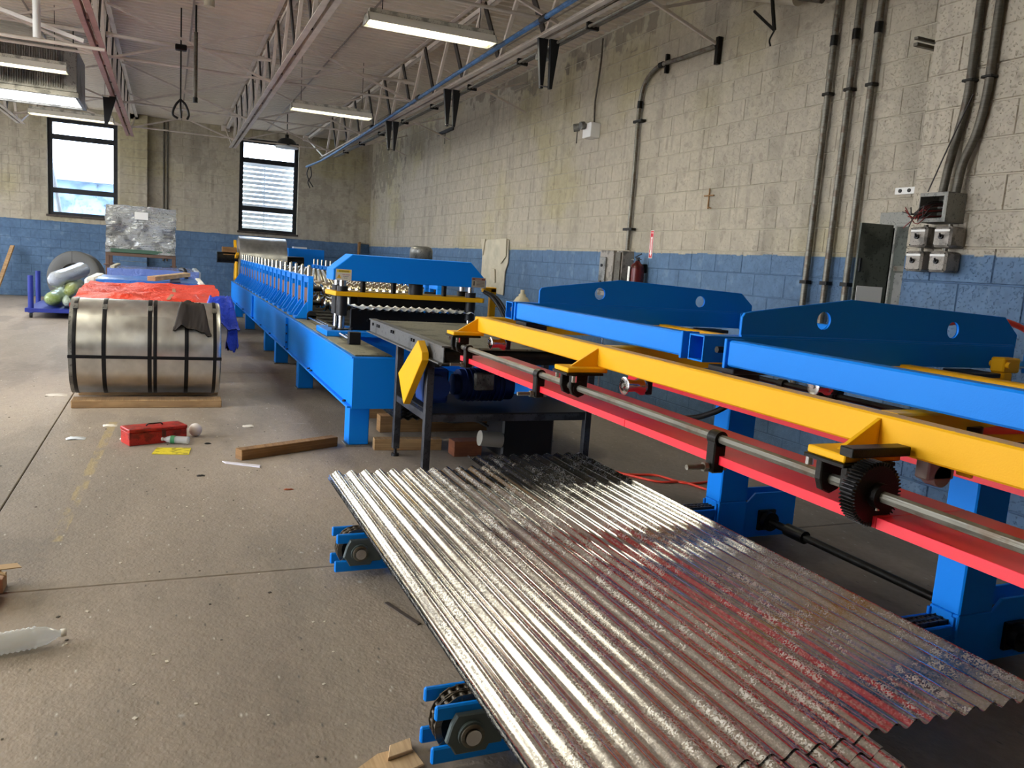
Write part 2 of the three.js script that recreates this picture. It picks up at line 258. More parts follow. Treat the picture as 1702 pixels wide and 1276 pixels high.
{ // right wall: u runs from the back corner toward the camera
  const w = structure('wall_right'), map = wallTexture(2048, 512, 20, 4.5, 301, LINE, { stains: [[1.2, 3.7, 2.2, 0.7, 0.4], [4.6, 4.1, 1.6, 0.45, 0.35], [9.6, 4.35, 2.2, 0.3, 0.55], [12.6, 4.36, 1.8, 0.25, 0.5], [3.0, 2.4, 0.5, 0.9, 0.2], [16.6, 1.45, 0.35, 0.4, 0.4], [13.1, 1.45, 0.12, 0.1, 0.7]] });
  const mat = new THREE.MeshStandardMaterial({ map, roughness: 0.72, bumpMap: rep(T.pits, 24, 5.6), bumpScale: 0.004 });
  part(w, 'wall_core', B(XR + 0.004, XR + 0.3, -0.15, 4.7, ZB - 0.3, ZF + 0.3, 0), mortar);
  part(w, 'painted_joints', B(XR + 0.0025, XR + 0.0045, 0, LINE, ZB, ZF, 0), mortarBlue);
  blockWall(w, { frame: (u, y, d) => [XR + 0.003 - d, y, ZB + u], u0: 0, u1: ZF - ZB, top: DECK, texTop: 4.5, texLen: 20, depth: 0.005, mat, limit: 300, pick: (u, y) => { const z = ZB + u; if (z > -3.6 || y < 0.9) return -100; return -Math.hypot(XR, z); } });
}
const WIN = [[-2.6, -1.13, 1.9, 4.15], [1.63, 3.08, 1.86, 4.2]];
{ // back wall with two windows, u runs from left to right
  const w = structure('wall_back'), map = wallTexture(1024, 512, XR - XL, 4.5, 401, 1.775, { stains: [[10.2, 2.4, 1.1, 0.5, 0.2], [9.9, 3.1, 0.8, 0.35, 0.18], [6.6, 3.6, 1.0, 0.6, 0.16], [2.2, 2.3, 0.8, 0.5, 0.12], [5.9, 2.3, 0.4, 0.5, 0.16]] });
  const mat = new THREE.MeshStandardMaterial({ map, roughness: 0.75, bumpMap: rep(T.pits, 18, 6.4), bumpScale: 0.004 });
  const z0 = ZB - 0.3, z1 = ZB - 0.004, xs = [XL - 0.3, WIN[0][0], WIN[0][1], WIN[1][0], WIN[1][1], XR + 0.3];
  const core = [B(xs[0], xs[1], -0.15, 4.7, z0, z1, 0), B(xs[2], xs[3], -0.15, 4.7, z0, z1, 0), B(xs[4], xs[5], -0.15, 4.7, z0, z1, 0)];
  for (const h of WIN) core.push(B(h[0], h[1], -0.15, h[2], z0, z1, 0), B(h[0], h[1], h[3], 4.7, z0, z1, 0));
  part(w, 'wall_core', core, mortar);
  part(w, 'painted_joints', B(XL, XR, 0, 1.775, ZB - 0.0045, ZB - 0.0025, 0), mortarBlue);
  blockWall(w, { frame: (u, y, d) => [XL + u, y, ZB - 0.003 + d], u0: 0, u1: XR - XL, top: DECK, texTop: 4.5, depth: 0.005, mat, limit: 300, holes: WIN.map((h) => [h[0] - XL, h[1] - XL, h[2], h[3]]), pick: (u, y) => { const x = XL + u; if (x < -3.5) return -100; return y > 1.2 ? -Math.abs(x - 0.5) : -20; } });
  // pilaster between the windows
  const pm = new THREE.MeshStandardMaterial({ map, roughness: 0.75 });
  const pl = structure('trim_1'); const g = []; const px0 = -1.08, px1 = -0.48;
  for (let r = 0; r < 22; r++) { const ya = Math.max(0, Y0 + (r - 1) * COURSE) + 0.003, yb = Math.min(DECK - 0.01, Y0 + r * COURSE) - 0.003; const q = fin(B(px0, px1, ya, yb, ZB + 0.003, ZB + 0.2, 0.005)); const p = q.attributes.position, uv = q.attributes.uv; for (let i = 0; i < p.count; i++) uv.setXY(i, (p.getX(i) - XL) / (XR - XL), p.getY(i) / 4.5); part(pl, 'block', q, pm, undefined, true); }
  part(pl, 'core', B(px0 + 0.006, px1 - 0.006, 0, DECK - 0.01, ZB + 0.004, ZB + 0.19, 0), mortar);
}
{ // pier standing out from the right wall, close by
  const w = structure('wall_pier'), x = 4.25, za = -3.75, zb = -0.6, map = wallTexture(512, 512, zb - za, 4.5, 501, 1.718, { clean: true });
  const mat = new THREE.MeshStandardMaterial({ map, roughness: 0.7, bumpMap: rep(T.pits, 3.4, 5), bumpScale: 0.005 });
  part(w, 'wall_core', B(x + 0.004, XR - 0.004, 0, DECK - 0.03, za + 0.006, zb, 0), mortar);
  part(w, 'painted_joints', B(x + 0.0025, x + 0.0045, 0, 1.718, za + 0.003, zb, 0), mortarBlue);
  blockWall(w, { frame: (u, y, d) => [x + 0.003 - d, y, za + u], u0: 0, u1: zb - za, top: DECK - 0.03, texTop: 4.5, depth: 0.008, mat, limit: 300, pick: (u, y) => -u });
  for (let r = -1; r < 21; r++) { const ya = Math.max(0, Y0 + r * COURSE) + 0.003, yb = Y0 + (r + 1) * COURSE - 0.003; const q = fin(B(x + 0.002, XR - 0.006, ya, Math.min(yb, DECK - 0.04), za - 0.002, za + 0.02, 0.004)); const p = q.attributes.position, uv = q.attributes.uv; for (let i = 0; i < p.count; i++) uv.setXY(i, 0.02 + 0.05 * p.getX(i), p.getY(i) / 4.5); part(w, 'end_block', q, mat, undefined, true); }
}
// ---- walls out of frame: left openings added and sized for daylight, front blank; plain plaster
{
  const pm = S(0xa59c8a, 0.8, 0, { map: rep(T.wear, 0.4) }), left = structure('wall_left'), front = structure('wall_front');
  const addedOpenings = [[-20.8, -17.2, 0.9], [-16.2, -12.4, 0.9], [-8.4, -2.2, 0.0]], y1 = 4.0, x0 = XL - 0.3, x1 = XL; let z = ZB - 0.3; const g = [];
  for (const [a, b, y0] of addedOpenings) { g.push(B(x0, x1, -0.15, 4.7, z, a, 0), B(x0, x1, -0.15, y0 - 0.001, a, b, 0), B(x0, x1, y1, 4.7, a, b, 0)); z = b; }
  g.push(B(x0, x1, -0.15, 4.7, z, ZF + 0.3, 0)); part(left, 'wall_core', g, pm);
  addedOpenings.slice(0, 2).forEach(([a, b, y0], i) => { const w = structure('window_' + (i + 3)); const fr = [B(x0 + 0.1, x0 + 0.18, y0, y0 + 0.06, a, b), B(x0 + 0.1, x0 + 0.18, y1 - 0.06, y1, a, b)]; for (let k = 0; k <= 4; k++) { const zz = mix(a + 0.03, b - 0.03, k / 4); fr.push(B(x0 + 0.1, x0 + 0.18, y0, y1, zz - 0.03, zz + 0.03)); } fr.push(B(x0 + 0.1, x0 + 0.18, 2.47, 2.53, a, b)); part(w, 'window_frame', fr, M.frame); });
  part(front, 'wall_core', B(XL - 0.3, XR + 0.3, -0.15, 4.7, ZF, ZF + 0.3, 0), pm);
  const gr = structure('ground'); part(gr, 'yard', [B(-60, 60, -0.5, -0.32, ZB - 60, ZF + 60, 0)], S(0xcfcbc1, 0.9, 0, { map: rep(T.mottle, 0.05) }));
}
// ---- ceiling: ribbed steel deck, ribs across the hall, under a flat roof
{
  const c = structure('ceiling'), pos = [], p = 0.152, h = 0.04; const prof = [[0, 0], [0.05, 0], [0.068, h], [0.134, h], [p, 0]];
  const quad = (za, ya, zb, yb) => { const a = [XL, ya, za], b = [XR, ya, za], d = [XR, yb, zb], e = [XL, yb, zb]; pos.push(...a, ...b, ...d, ...a, ...d, ...e); };
  for (let z = ZB; z < ZF; z += p) for (let k = 0; k < 4; k++) quad(z + prof[k][0], DECK + prof[k][1], z + prof[k + 1][0], DECK + prof[k + 1][1]);
  const g = new THREE.BufferGeometry(); g.setAttribute('position', new THREE.Float32BufferAttribute(pos, 3)); g.computeVertexNormals();
  const deckMat = M.deck; deckMat.side = THREE.DoubleSide; part(c, 'ribbed_deck', g, deckMat);
  part(c, 'roof_slab', B(XL - 0.3, XR + 0.3, 4.7, 4.85, ZB - 0.3, ZF + 0.3, 0), S(0x6e6a64, 0.9));
  for (const x of [-3.75, -1.75, 0.27, 2.26, 4.2]) part(c, 'deck_seam', B(x - 0.012, x + 0.012, DECK - 0.006, DECK + 0.002, ZB, ZF, 0.001), S(0x8e8478, 0.6));
}
// ---- windows in the back wall
function backWindow(n, [x0, x1, y0, y1], bars) {
  const w = structure('window_' + n), z = ZB - 0.16, d = 0.05, f = 0.1;
  part(w, 'window_frame', [B(x0, x0 + f, y0, y1, z - d, z + d), B(x1 - f, x1, y0, y1, z - d, z + d), B(x0 + f, x1 - f, y0, y0 + f, z - d, z + d), B(x0 + f, x1 - f, y1 - f, y1, z - d, z + d)], M.frame);
  const ys = [y0 + f, ...bars, y1 - f];
  bars.forEach((y) => part(w, 'mullion', B(x0 + f, x1 - f, y - 0.06, y + 0.06, z - d * 0.9, z + d * 0.9), M.frame));
  for (let i = 0; i < ys.length - 1; i++) part(w, 'pane', B(x0 + f, x1 - f, ys[i] + (i ? 0.06 : 0), ys[i + 1] - (i < bars.length ? 0.06 : 0), z - 0.004, z + 0.004, 0), M.glass);
  part(w, 'window_sill', B(x0 - 0.03, x1 + 0.03, y0 - 0.02, y0 + 0.03, ZB - 0.2, ZB + 0.05, 0.006), S(0x4a4038, 0.8, 0, { map: rep(T.wear, 2) }));
}
backWindow(1, WIN[0], [2.5, 3.72]);
backWindow(2, WIN[1], [2.47, 3.67]);
{ // outside: slatted shutter behind one window, pale shed and leaning pole behind the other
  const sl = thing('window_shutter', 'white horizontal slat shutter outside the window nearest the corner', 'shutter', [2.35, 1.6, ZB - 0.55]);
  const sm = S(0xdfe3e6, 0.6);
  for (let i = 0; i < 15; i++) { const y = 1.95 + i * 0.115; part(sl, 'slat', B(1.5, 3.2, y, y + 0.085, ZB - 0.56, ZB - 0.545, 0.003), sm); }
  part(sl, 'upright', B(2.28, 2.32, -0.3, 3.7, ZB - 0.6, ZB - 0.57, 0.003), sm); part(sl, 'upright', B(1.5, 1.54, -0.3, 3.7, ZB - 0.6, ZB - 0.57, 0.003), sm); part(sl, 'upright', B(3.16, 3.2, -0.3, 3.7, ZB - 0.6, ZB - 0.57, 0.003), sm);
  const sh = thing('yard_shed', 'pale blue metal shed seen through the window with the wrapped crate below', 'shed', [-3, -0.32, ZB - 6]);
  part(sh, 'wall', B(-7, 0.2, -0.32, 3.0, ZB - 7, ZB - 4.6, 0.01), S(0x8fb0d6, 0.55, 0.1, { map: rep(T.wear, 0.5) }));
  part(sh, 'roof', poly([[-7.2, 3.0], [0.4, 3.0], [0.4, 3.08], [-7.2, 3.35]], 2.8, 'xy', ZB - 7.2), S(0xb9c4cc, 0.5));
  one('leaning_pole', 'grey pole leaning outside behind the lower window pane', 'pole', C([-2.15, -0.32, ZB - 1.6], [-2.75, 3.3, ZB - 1.9], 0.05, 10), S(0x6c7076, 0.6), [-2.15, -0.32, ZB - 1.6]);
}
// ================================================================ ROOF STEEL
const JX = [-4.75, -2.75, -0.76, 1.28, 3.26], JB = 3.62, JT = 4.4;
const angle = (x, y, z0, z1, sx, w = 0.062, t = 0.008) => [B(x, x + sx * w, y, y + t, z0, z1, 0.001), B(x, x + sx * t, y, y + w, z0, z1, 0.001)];
JX.forEach((x, ji) => {
  const names = ['leftmost roof joist, mostly out of view', 'open-web steel roof joist at the far left beside the hanging hood', 'open-web steel roof joist with reddish bottom chord between the two windows', 'open-web steel roof joist running over the coils to the window near the corner', 'open-web steel roof joist nearest the right block wall carrying conduits'];
  if (ji === 0) return;
  const j = thing('roof_joist', names[ji], 'joist', [x, JB, -10], 'open-web roof joists'), z0 = -19.35, zA = ZB + 0.02, zE = ZF - 0.05;
  const cm = ji === 2 ? M.rustjoist : M.joist;
  part(j, 'bottom_chord', angle(x - 0.014, JB, z0, zE, -1), cm); part(j, 'bottom_chord', angle(x + 0.014, JB, z0, zE, 1), cm);
  part(j, 'top_chord', angle(x - 0.014, JT, zA, zE, -1).map((g) => g.scale(1, 1, 1)), M.joist); part(j, 'top_chord', angle(x + 0.014, JT - 0.07, zA, zE, 1), M.joist);
  part(j, 'bearing_shoe', B(x - 0.1, x + 0.1, JT - 0.12, JT, zA, zA + 0.18, 0.004), M.joist);
  const pitch = 1.16; let k = 0;
  for (let z = -8.945 - 9 * pitch + 0.5; z < zE - pitch && z < 3; z += pitch, k++) {
    part(j, 'web_member', bar([x, JB + 0.03, z], [x, JT - 0.03, z + pitch * 0.47], 0.04, 0.04, 0.002), M.joist);
    part(j, 'web_member', bar([x, JB + 0.03, z + pitch * 0.98], [x, JT - 0.03, z + pitch * 0.5], 0.02, 0.07, 0.002), M.darkweb, 'dark web strut');
  }
  part(j, 'web_member', bar([x, JB + 0.03, z0 + 0.1], [x, JT - 0.08, zA + 0.15], 0.03, 0.04, 0.002), M.joist);
});
// bridging between joists
const BZ = [-6.95, -11.6, -15.2, -18.3];
for (let bi = 0; bi < BZ.length; bi++) for (let i = 1; i < 5; i++) {
  const z = BZ[bi], xa = JX[i], xb = i < 4 ? JX[i + 1] : XR - 0.01, where = ['over the table', 'mid-hall', 'beyond the second tube light', 'before the back wall'][bi], bay = ['left of the reddish joist', 'right of the reddish joist', 'in the right tube light bay', 'against the right wall'][i - 1];
  const b = thing('bridging', 'crossed bridging ' + where + ' ' + bay, 'bracing', [(xa + xb) / 2, JB, z], 'joist bridging');
  part(b, 'diagonal', bar([xa + 0.04, JB + 0.05, z], [xb - 0.04, i < 4 ? JT - 0.09 : JT - 0.18, z - 0.04], 0.028, 0.028, 0.002), M.joist);
  part(b, 'diagonal', bar([xa + 0.04, JT - 0.09, z + 0.04], [xb - 0.04, i < 4 ? JB + 0.05 : JB + 0.16, z + 0.0], 0.028, 0.028, 0.002), M.joist);
  if (i < 4) part(b, 'tie_pipe', C([xa + 0.02, JB + 0.09, z - 0.08], [xb - 0.02, JB + 0.09, z - 0.08], 0.016, 10), M.joist);
}
for (let i = 1; i < 4; i++) one('sprinkler_pipe', ['iron pipe run under the deck in the bay of the hanging hood', 'iron pipe run under the deck between reddish and middle joists', 'iron pipe run under the deck beside the tube lights'][i - 1], 'pipe', [C([JX[i] + 0.03, 3.98, -11.75], [JX[i + 1] - 0.03, 3.98, -11.75], 0.024, 12), C([JX[i] + 0.03, 3.98, -11.75], [JX[i] + 0.09, 3.98, -11.75], 0.035, 12), C([JX[i + 1] - 0.2, 3.98, -11.75], [JX[i + 1] - 0.12, 3.98, -11.75], 0.035, 12)], M.joist, [(JX[i] + JX[i + 1]) / 2, 3.95, -11.75], 'pipes under the deck');
// black V brackets hanging under the right joist, and one under the reddish joist
[[3.3, -7.3, 'nearest the camera'], [3.28, -10.1, 'second from the camera'], [3.27, -13.05, 'farthest along the right joist']].forEach(([x, z, t]) => {
  const h = thing('hanger_bracket', 'black V-shaped plate bracket under the right joist, ' + t, 'bracket', [x, 3.16, z], 'black V brackets');
  for (const s of [-1, 1]) part(h, 'leg', poly([[x + s * 0.055 - 0.05, 3.62], [x + s * 0.055 + 0.05, 3.62], [x + s * 0.04 + 0.015, 3.17], [x + s * 0.04 - 0.015, 3.17]], 0.04, 'xy', z - 0.02 + s * 0.015), M.black);
  part(h, 'bolt', C([x - 0.065, 3.19, z], [x + 0.065, 3.19, z], 0.007, 8), M.chrome);
});
{ const x = -0.8, z = -14.3, h = thing('hanger_bracket', 'black V-shaped bracket under the reddish joist beside the hood', 'bracket', [x, 3.2, z]); part(h, 'plate', poly([[x - 0.14, 3.62], [x + 0.05, 3.62], [x - 0.07, 3.2], [x - 0.12, 3.2]], 0.04, 'xy', z - 0.02), M.black); part(h, 'clip', B(x - 0.15, x - 0.05, 3.6, 3.63, z - 0.03, z + 0.03), M.chrome); }
// blue air pipe and conduits along the right joist
{
  const p = thing('air_pipe', 'blue compressed-air pipe running along the right joist', 'pipe', [3.05, 3.6, -10]);
  part(p, 'run', tube([[2.98, 3.64, 3], [3.0, 3.64, -6.04], [3.14, 3.62, -13.0], [3.17, 3.58, -15.8], [3.05, 3.46, -18.4], [2.9, 3.4, -19.4]], 0.023, 10, 60), S(0x4777ad, 0.4, 0.1, { map: rep(T.wear, 2) }));
  for (const z of [-6.8, -11.0, -14.0]) part(p, 'coupling', C([3.0 + (-6.04 - z) * 0.02, 3.64, z - 0.06], [3.0 + (-6.04 - z) * 0.02, 3.64, z + 0.06], 0.032, 12), M.black);
  const c = thing('joist_conduits', 'bundle of grey conduits clipped under the right joist chord', 'conduit', [3.36, 3.58, -10]);
  for (const [x, y, r] of [[3.38, 3.6, 0.014], [3.42, 3.605, 0.012], [3.46, 3.62, 0.017]]) part(c, 'conduit', C([x, y, -18.6], [x, y, 4], r, 10), M.conduit);
  for (let z = -17.5; z < -3; z += 1.55) part(c, 'clamp', B(3.36, 3.48, 3.575, 3.64, z - 0.015, z + 0.015, 0.003), M.darksteel);
  part(c, 'junction_box', B(3.37, 3.49, 3.53, 3.62, -7.75, -7.6, 0.006), M.boxgrey);
}
// ---- tube lights
function tubeLight(x0, x1, z, y, label) {
  const xm = (x0 + x1) / 2, t = thing('tube_light', label, 'light', [xm, y, z], 'hanging fluorescent tube lights');
  part(t, 'reflector', [poly([[z - 0.13, y - 0.01], [z - 0.07, y + 0.075], [z + 0.07, y + 0.075], [z + 0.13, y - 0.01], [z + 0.12, y - 0.01], [z + 0.062, y + 0.065], [z - 0.062, y + 0.065], [z - 0.12, y - 0.01]], x1 - x0, 'zy', x0, 0.001)], S(0xf4f1e6, 0.5));
  part(t, 'ballast_box', B(x0 + 0.02, x1 - 0.02, y + 0.076, y + 0.12, z - 0.05, z + 0.05, 0.004), M.enamel);
  for (const x of [x0, x1 - 0.012]) part(t, 'end_plate', poly([[z - 0.13, y - 0.01], [z - 0.07, y + 0.078], [z + 0.07, y + 0.078], [z + 0.13, y - 0.01]], 0.012, 'zy', x, 0.001), M.enamel);
  for (const dz of [-0.06, 0, 0.06]) part(t, 'tube', C([x0 + 0.04, y + 0.016, z + dz * 1.15], [x1 - 0.04, y + 0.016, z + dz * 1.15], 0.019, 10), M.tubeglow);
  for (const x of [x0 + 0.15, x1 - 0.15]) part(t, 'hanger', C([x, y + 0.12, z], [x, DECK, z], 0.004, 6), M.darksteel);
  const l = new THREE.RectAreaLight(TUBE_COLOUR, TUBE, x1 - x0 - 0.06, 0.18); l.position.set(0, -0.006, 0); l.lookAt(V(xm, y - 5, z)); l.rotation.set(-Math.PI / 2, 0, 0); t.add(l);
  return t;
}
tubeLight(1.65, 2.91, -7.75, 3.6, 'tube light hanging over the cutter, largest in the picture');
tubeLight(1.68, 2.91, -12.98, 3.6, 'tube light over the roller stands, farther one of the right row');
tubeLight(-2.5, -1.24, -12.6, 3.6, 'tube light crossing in front of the hanging grey hood');
tubeLight(-2.34, -0.95, -17.3, 3.6, 'tube light hanging across the top of the far left window');
tubeLight(-2.5, -1.24, -7.4, 3.6, 'tube light left of the coil, out of frame overhead');
tubeLight(-2.5, -1.24, -2.2, 3.6, 'tube light over the bare floor, out of frame overhead');
tubeLight(-2.5, -1.24, 3.0, 3.6, 'added unseen tube light behind the camera to brighten the floor');  // invented lamp behind the viewpoint, lifts the light on the near floor
for (const [zm, text] of [[-13.95, 'large grey finned box with bright lit underside hanging at top left']]) { // hanging hoods with a lit underside
  const x0 = -2.7, x1 = -1.2, y0 = 3.395, y1 = 4.08, z0 = zm - 0.6, z1 = zm + 0.6, h = thing('hanging_hood', text, 'heater', [(x0 + x1) / 2, y0, zm]);
  const m = S(0x8b8984, 0.5, 0.2, { map: rep(T.wear, 1) });
  part(h, 'casing', [B(x0, x1, y0 + 0.07, y1, z0, z1, 0.01)], m);
  for (let i = 0; i < 44; i++) { const x = x0 + 0.04 + i * (x1 - x0 - 0.2) / 44; part(h, 'fin', B(x, x + 0.008, y0 + 0.11, y1 - 0.06, z1, z1 + 0.018 + 0.012 * hash(i, 2, 3), 0.001), m); }
  part(h, 'rim', [B(x0 - 0.02, x1 + 0.02, y0, y0 + 0.07, z1 - 0.03, z1 + 0.02, 0.004), B(x0 - 0.02, x1 + 0.02, y0, y0 + 0.07, z0 - 0.02, z0 + 0.03, 0.004), B(x1 - 0.03, x1 + 0.02, y0, y0 + 0.07, z0 + 0.03, z1 - 0.03, 0.004), B(x0 - 0.02, x0 + 0.03, y0, y0 + 0.07, z0 + 0.03, z1 - 0.03, 0.004)], m);
  part(h, 'lamp_panel', B(x0 + 0.03, x1 - 0.03, y0 + 0.03, y0 + 0.06, z0 + 0.03, z1 - 0.03, 0.004), new THREE.MeshStandardMaterial({ color: 0xffffff, emissive: 0xf4fbff, emissiveIntensity: 2.2 }));
  for (const x of [x0 + 0.1, x1 - 0.1]) part(h, 'hanger', C([x, y1, zm], [x, DECK, zm], 0.008, 6), M.darksteel);
  const l = new THREE.RectAreaLight(new THREE.Color(0.96, 0.99, 1), 4, x1 - x0 - 0.08, z1 - z0 - 0.08); l.position.set(0, 0.025, 0); l.rotation.set(-Math.PI / 2, 0, 0); h.add(l);
}
// ================================================================ ROLL FORMER
const CX = 2.18, PITCH = 0.079;                                 // centre line of the machine, corrugation pitch
const wave = (x, x0, a = 0.0095) => a * Math.cos((x - x0) / PITCH * Math.PI * 2);
{
  const rf = thing('roll_former', 'long blue roll forming machine with rows of roller stands along the right wall', 'machine', [CX, 0, -12.3]);
  const zN = -5.95, zS = -18.8, yb = 0.335, yt = 0.725;
  for (const s of [-1, 1]) {                                    // two channel beams
    const X = (d) => CX + s * d, o = 0.905, i = 0.58;
    const bm = part(rf, 'base_beam', [B(X(o), X(o - 0.012), yb, yt, zS, zN, 0.002), B(X(o + 0.035), X(i), yb, yb + 0.016, zS, zN, 0.003), B(X(o + 0.012), X(i), yt - 0.014, yt, zS, zN, 0.003), B(X(i), X(i + 0.012), yb + 0.016, yt - 0.014, zS, zN, 0.002)], M.blue);
    part(bm, 'end_plate', B(X(o + 0.002), X(i), yb - 0.005, yt - 0.006, zN, zN + 0.012, 0.002), M.blue);
    part(bm, 'end_plate', B(X(o + 0.002), X(i), yb - 0.005, yt - 0.006, zS - 0.012, zS, 0.002), M.blue);
    part(bm, 'wear_plate', B(X(o - 0.02), X(i + 0.02), yt, yt + 0.012, zS + 0.2, zN - 0.03, 0.002), M.olive, 'bare greenish top plate');
    for (const z of [-9.55, -13.7]) part(bm, 'splice_rib', B(X(o), X(o + 0.03), yb + 0.016, yt - 0.014, z - 0.012, z + 0.012, 0.002), M.blue);
    for (const z of [-6.15, -7.75, -7.9, -9.45, -9.65, -11.2, -12.4, -13.6, -13.8, -15.5, -17]) part(bm, 'bolt', nut(X(o + 0.016), yb + 0.016, z, 0.014, 0.014), M.black);
    for (const z of [-9.53, -9.57]) for (const y of [0.43, 0.53, 0.63]) part(bm, 'bolt', nut(X(o + 0.015), y, z > -9.55 ? z + 0.02 : z - 0.02, 0.011, 0.012 * s, 'x'), M.black);
    for (const z of [-6.11, -8.78, -10.8, -12.1, -15.3, -17.9]) { // legs
      const lg = part(rf, 'leg', [B(X(o - 0.02), X(o - 0.18), 0.012, yb - 0.003, z - 0.16, z, 0.006)], M.blue);
      part(lg, 'foot_plate', B(X(o - 0.005), X(o - 0.195), 0, 0.012, z - 0.17, z + 0.008, 0.002), M.tablegrey);
    }
  }
  for (const z of [-8.3, -10.5, -13, -15.5, -18.2]) part(rf, 'cross_member', B(CX - 0.57, CX + 0.57, 0.42, 0.6, z - 0.05, z + 0.05, 0.004), M.blue);
  // roller stands
  const N = 19, zs = Array.from({ length: N }, (_, k) => -9.22 - k * 0.488);
  const studG = (x, z) => [C([x, 1.2, z], [x, 1.315, z], 0.019, 12), new THREE.SphereGeometry(0.019, 12, 6, 0, Math.PI * 2, 0, Math.PI / 2).translate(x, 1.315, z)];
  for (const s of [-1, 1]) zs.forEach((z, k) => {
    const x = CX + s * 0.74, g = sub(rf, 'roller_stand', [x, yt + 0.012, z]);
    part(g, 'housing', [B(x - 0.028, x + 0.028, 0.8, 1.14, z + 0.12, z + 0.165, 0.004), B(x - 0.028, x + 0.028, 0.8, 1.14, z - 0.165, z - 0.12, 0.004), B(x - 0.028, x + 0.028, 1.14, 1.2, z - 0.165, z + 0.165, 0.004), B(x - 0.028, x + 0.028, yt + 0.012, 0.8, z - 0.165, z + 0.165, 0.004)], M.blue);
    part(g, 'gusset', poly([[x + s * 0.028, 0.75], [x + s * 0.13, 0.75], [x + s * 0.14, 0.77], [x + s * 0.04, 0.93], [x + s * 0.028, 0.93]], 0.02, 'xy', z + 0.14), M.blue);
    part(g, 'gusset', poly([[x + s * 0.028, 0.75], [x + s * 0.13, 0.75], [x + s * 0.14, 0.77], [x + s * 0.04, 0.93], [x + s * 0.028, 0.93]], 0.02, 'xy', z - 0.16), M.blue);
    part(g, 'foot_block', B(x + s * 0.028, x + s * 0.15, yt + 0.012, yt + 0.04, z - 0.1, z + 0.1, 0.003), M.blue);
    part(g, 'bearing_block', B(x - 0.024, x + 0.024, 0.802, 1.08, z - 0.117, z + 0.117, 0.004), S(0x6d4a3c, 0.55, 0.1));
    part(g, 'adjusting_screw', C([x, 1.08, z], [x, 1.14, z], 0.014, 8), M.darksteel);
    part(g, 'stud', studG(x, z), M.roller);
    part(g, 'shaft_cap', C([x + s * 0.024, 0.915, z], [x + s * 0.03, 0.915, z], 0.02, 12), M.darksteel);
  });
  for (const s of [-1, 1]) part(rf, 'tie_bar', B(CX + s * 0.74 - 0.035, CX + s * 0.74 + 0.035, 1.2, 1.212, zs[N - 1] - 0.13, zs[0] + 0.13, 0.002), M.blue);
  // forming rolls
  const rollProf = (k, dir) => { const a = 0.0135 * Math.min(1, 0.25 + k), p = [[0.03, -0.6], [0.062, -0.6]]; for (let i = 0; i <= 115; i++) { const x = -0.57 + 1.14 * i / 115; p.push([0.078 + dir * a * Math.cos(x / PITCH * Math.PI * 2), x]); } p.push([0.062, 0.6], [0.03, 0.6]); return p; };
  zs.forEach((z, k) => {
    for (const [y, dir] of [[0.915, 1], [1.075, -1]]) {
      const g = lathe(rollProf(1.2 - k / N, dir), 18); g.rotateZ(Math.PI / 2); g.translate(CX, y, z); const r = part(rf, 'forming_roll', g, M.roller);
      part(r, 'shaft', C([CX - 0.735, y, z], [CX + 0.735, y, z], 0.03, 12), M.darksteel);
    }
  });
  // end guards, drive chain boxes
  for (const s of [-1]) part(rf, 'guard', B(CX + s * 0.86, CX + s * 0.82, 0.8, 1.16, -18.55, -18.2, 0.01), M.yellow, 'yellow guard plate');
  part(rf, 'chain_case', B(CX + 0.95, CX + 1.02, 0.36, 1.0, -18.5, -9.3, 0.02), M.blue);
  part(rf, 'drip_tray', B(CX - 0.56, CX + 0.56, 0.62, 0.64, -18.6, -8.6, 0.004), M.black);
  // slide rail and stop on the near beam top
  part(rf, 'slide_rail', [C([1.42, 0.765, -9.0], [1.42, 0.765, -6.75], 0.014, 10), C([1.47, 0.765, -9.0], [1.47, 0.765, -6.75], 0.008, 8)], M.chrome);
  part(rf, 'rail_stop', B(1.39, 1.49, 0.737, 0.84, -6.75, -6.68, 0.004), M.black); part(rf, 'rail_stop', [C([1.45, 0.79, -9.02], [1.45, 0.79, -8.98], 0.05, 14), B(1.4, 1.5, 0.737, 0.79, -9.02, -8.98)], M.black);
}
// ---- material on the line: sheet leaving the cutter
function corrugated(x0, n, z0, z1, y, amp = 0.0095, t = 0.0007, zseg = 1, phase = 0) {
  const S8 = 12, m = Math.round(n * S8), pos = [], idx = [], uv = [];
  for (const side of [0, 1]) for (let j = 0; j <= zseg; j++) for (let i = 0; i <= m; i++) { const x = x0 + i / S8 * PITCH; pos.push(x, y + amp * Math.cos(i / S8 * Math.PI * 2 + phase) + (side ? t : 0), z0 + (z1 - z0) * j / zseg); uv.push(z0 + (z1 - z0) * j / zseg, x * 1.12); }
  const W = m + 1, off = W * (zseg + 1);
  for (let j = 0; j < zseg; j++) for (let i = 0; i < m; i++) { const a = j * W + i, b = a + 1, c = a + W, d = c + 1; idx.push(a, b, c, b, d, c); idx.push(off + a, off + c, off + b, off + b, off + c, off + d); }
  for (let i = 0; i < m; i++) for (const j of [0, zseg]) { const a = j * W + i, b = a + 1; j ? idx.push(a, b, off + a, b, off + b, off + a) : idx.push(a, off + a, b, b, off + a, off + b); }
  const g = new THREE.BufferGeometry(); g.setAttribute('position', new THREE.Float32BufferAttribute(pos, 3)); g.setAttribute('uv', new THREE.Float32BufferAttribute(uv, 2)); g.setIndex(idx); g.computeVertexNormals(); return g;
}
one('corrugated_strip', 'corrugated sheet end in the cutter slot, coloured white as if lit', 'sheet', corrugated(1.6, 14.4, -9.05, -7.33, 0.996), S(0xeef2f2, 0.4, 0), [CX, 0.985, -8.2]);  // white colour stands in for light coming through the blade gap
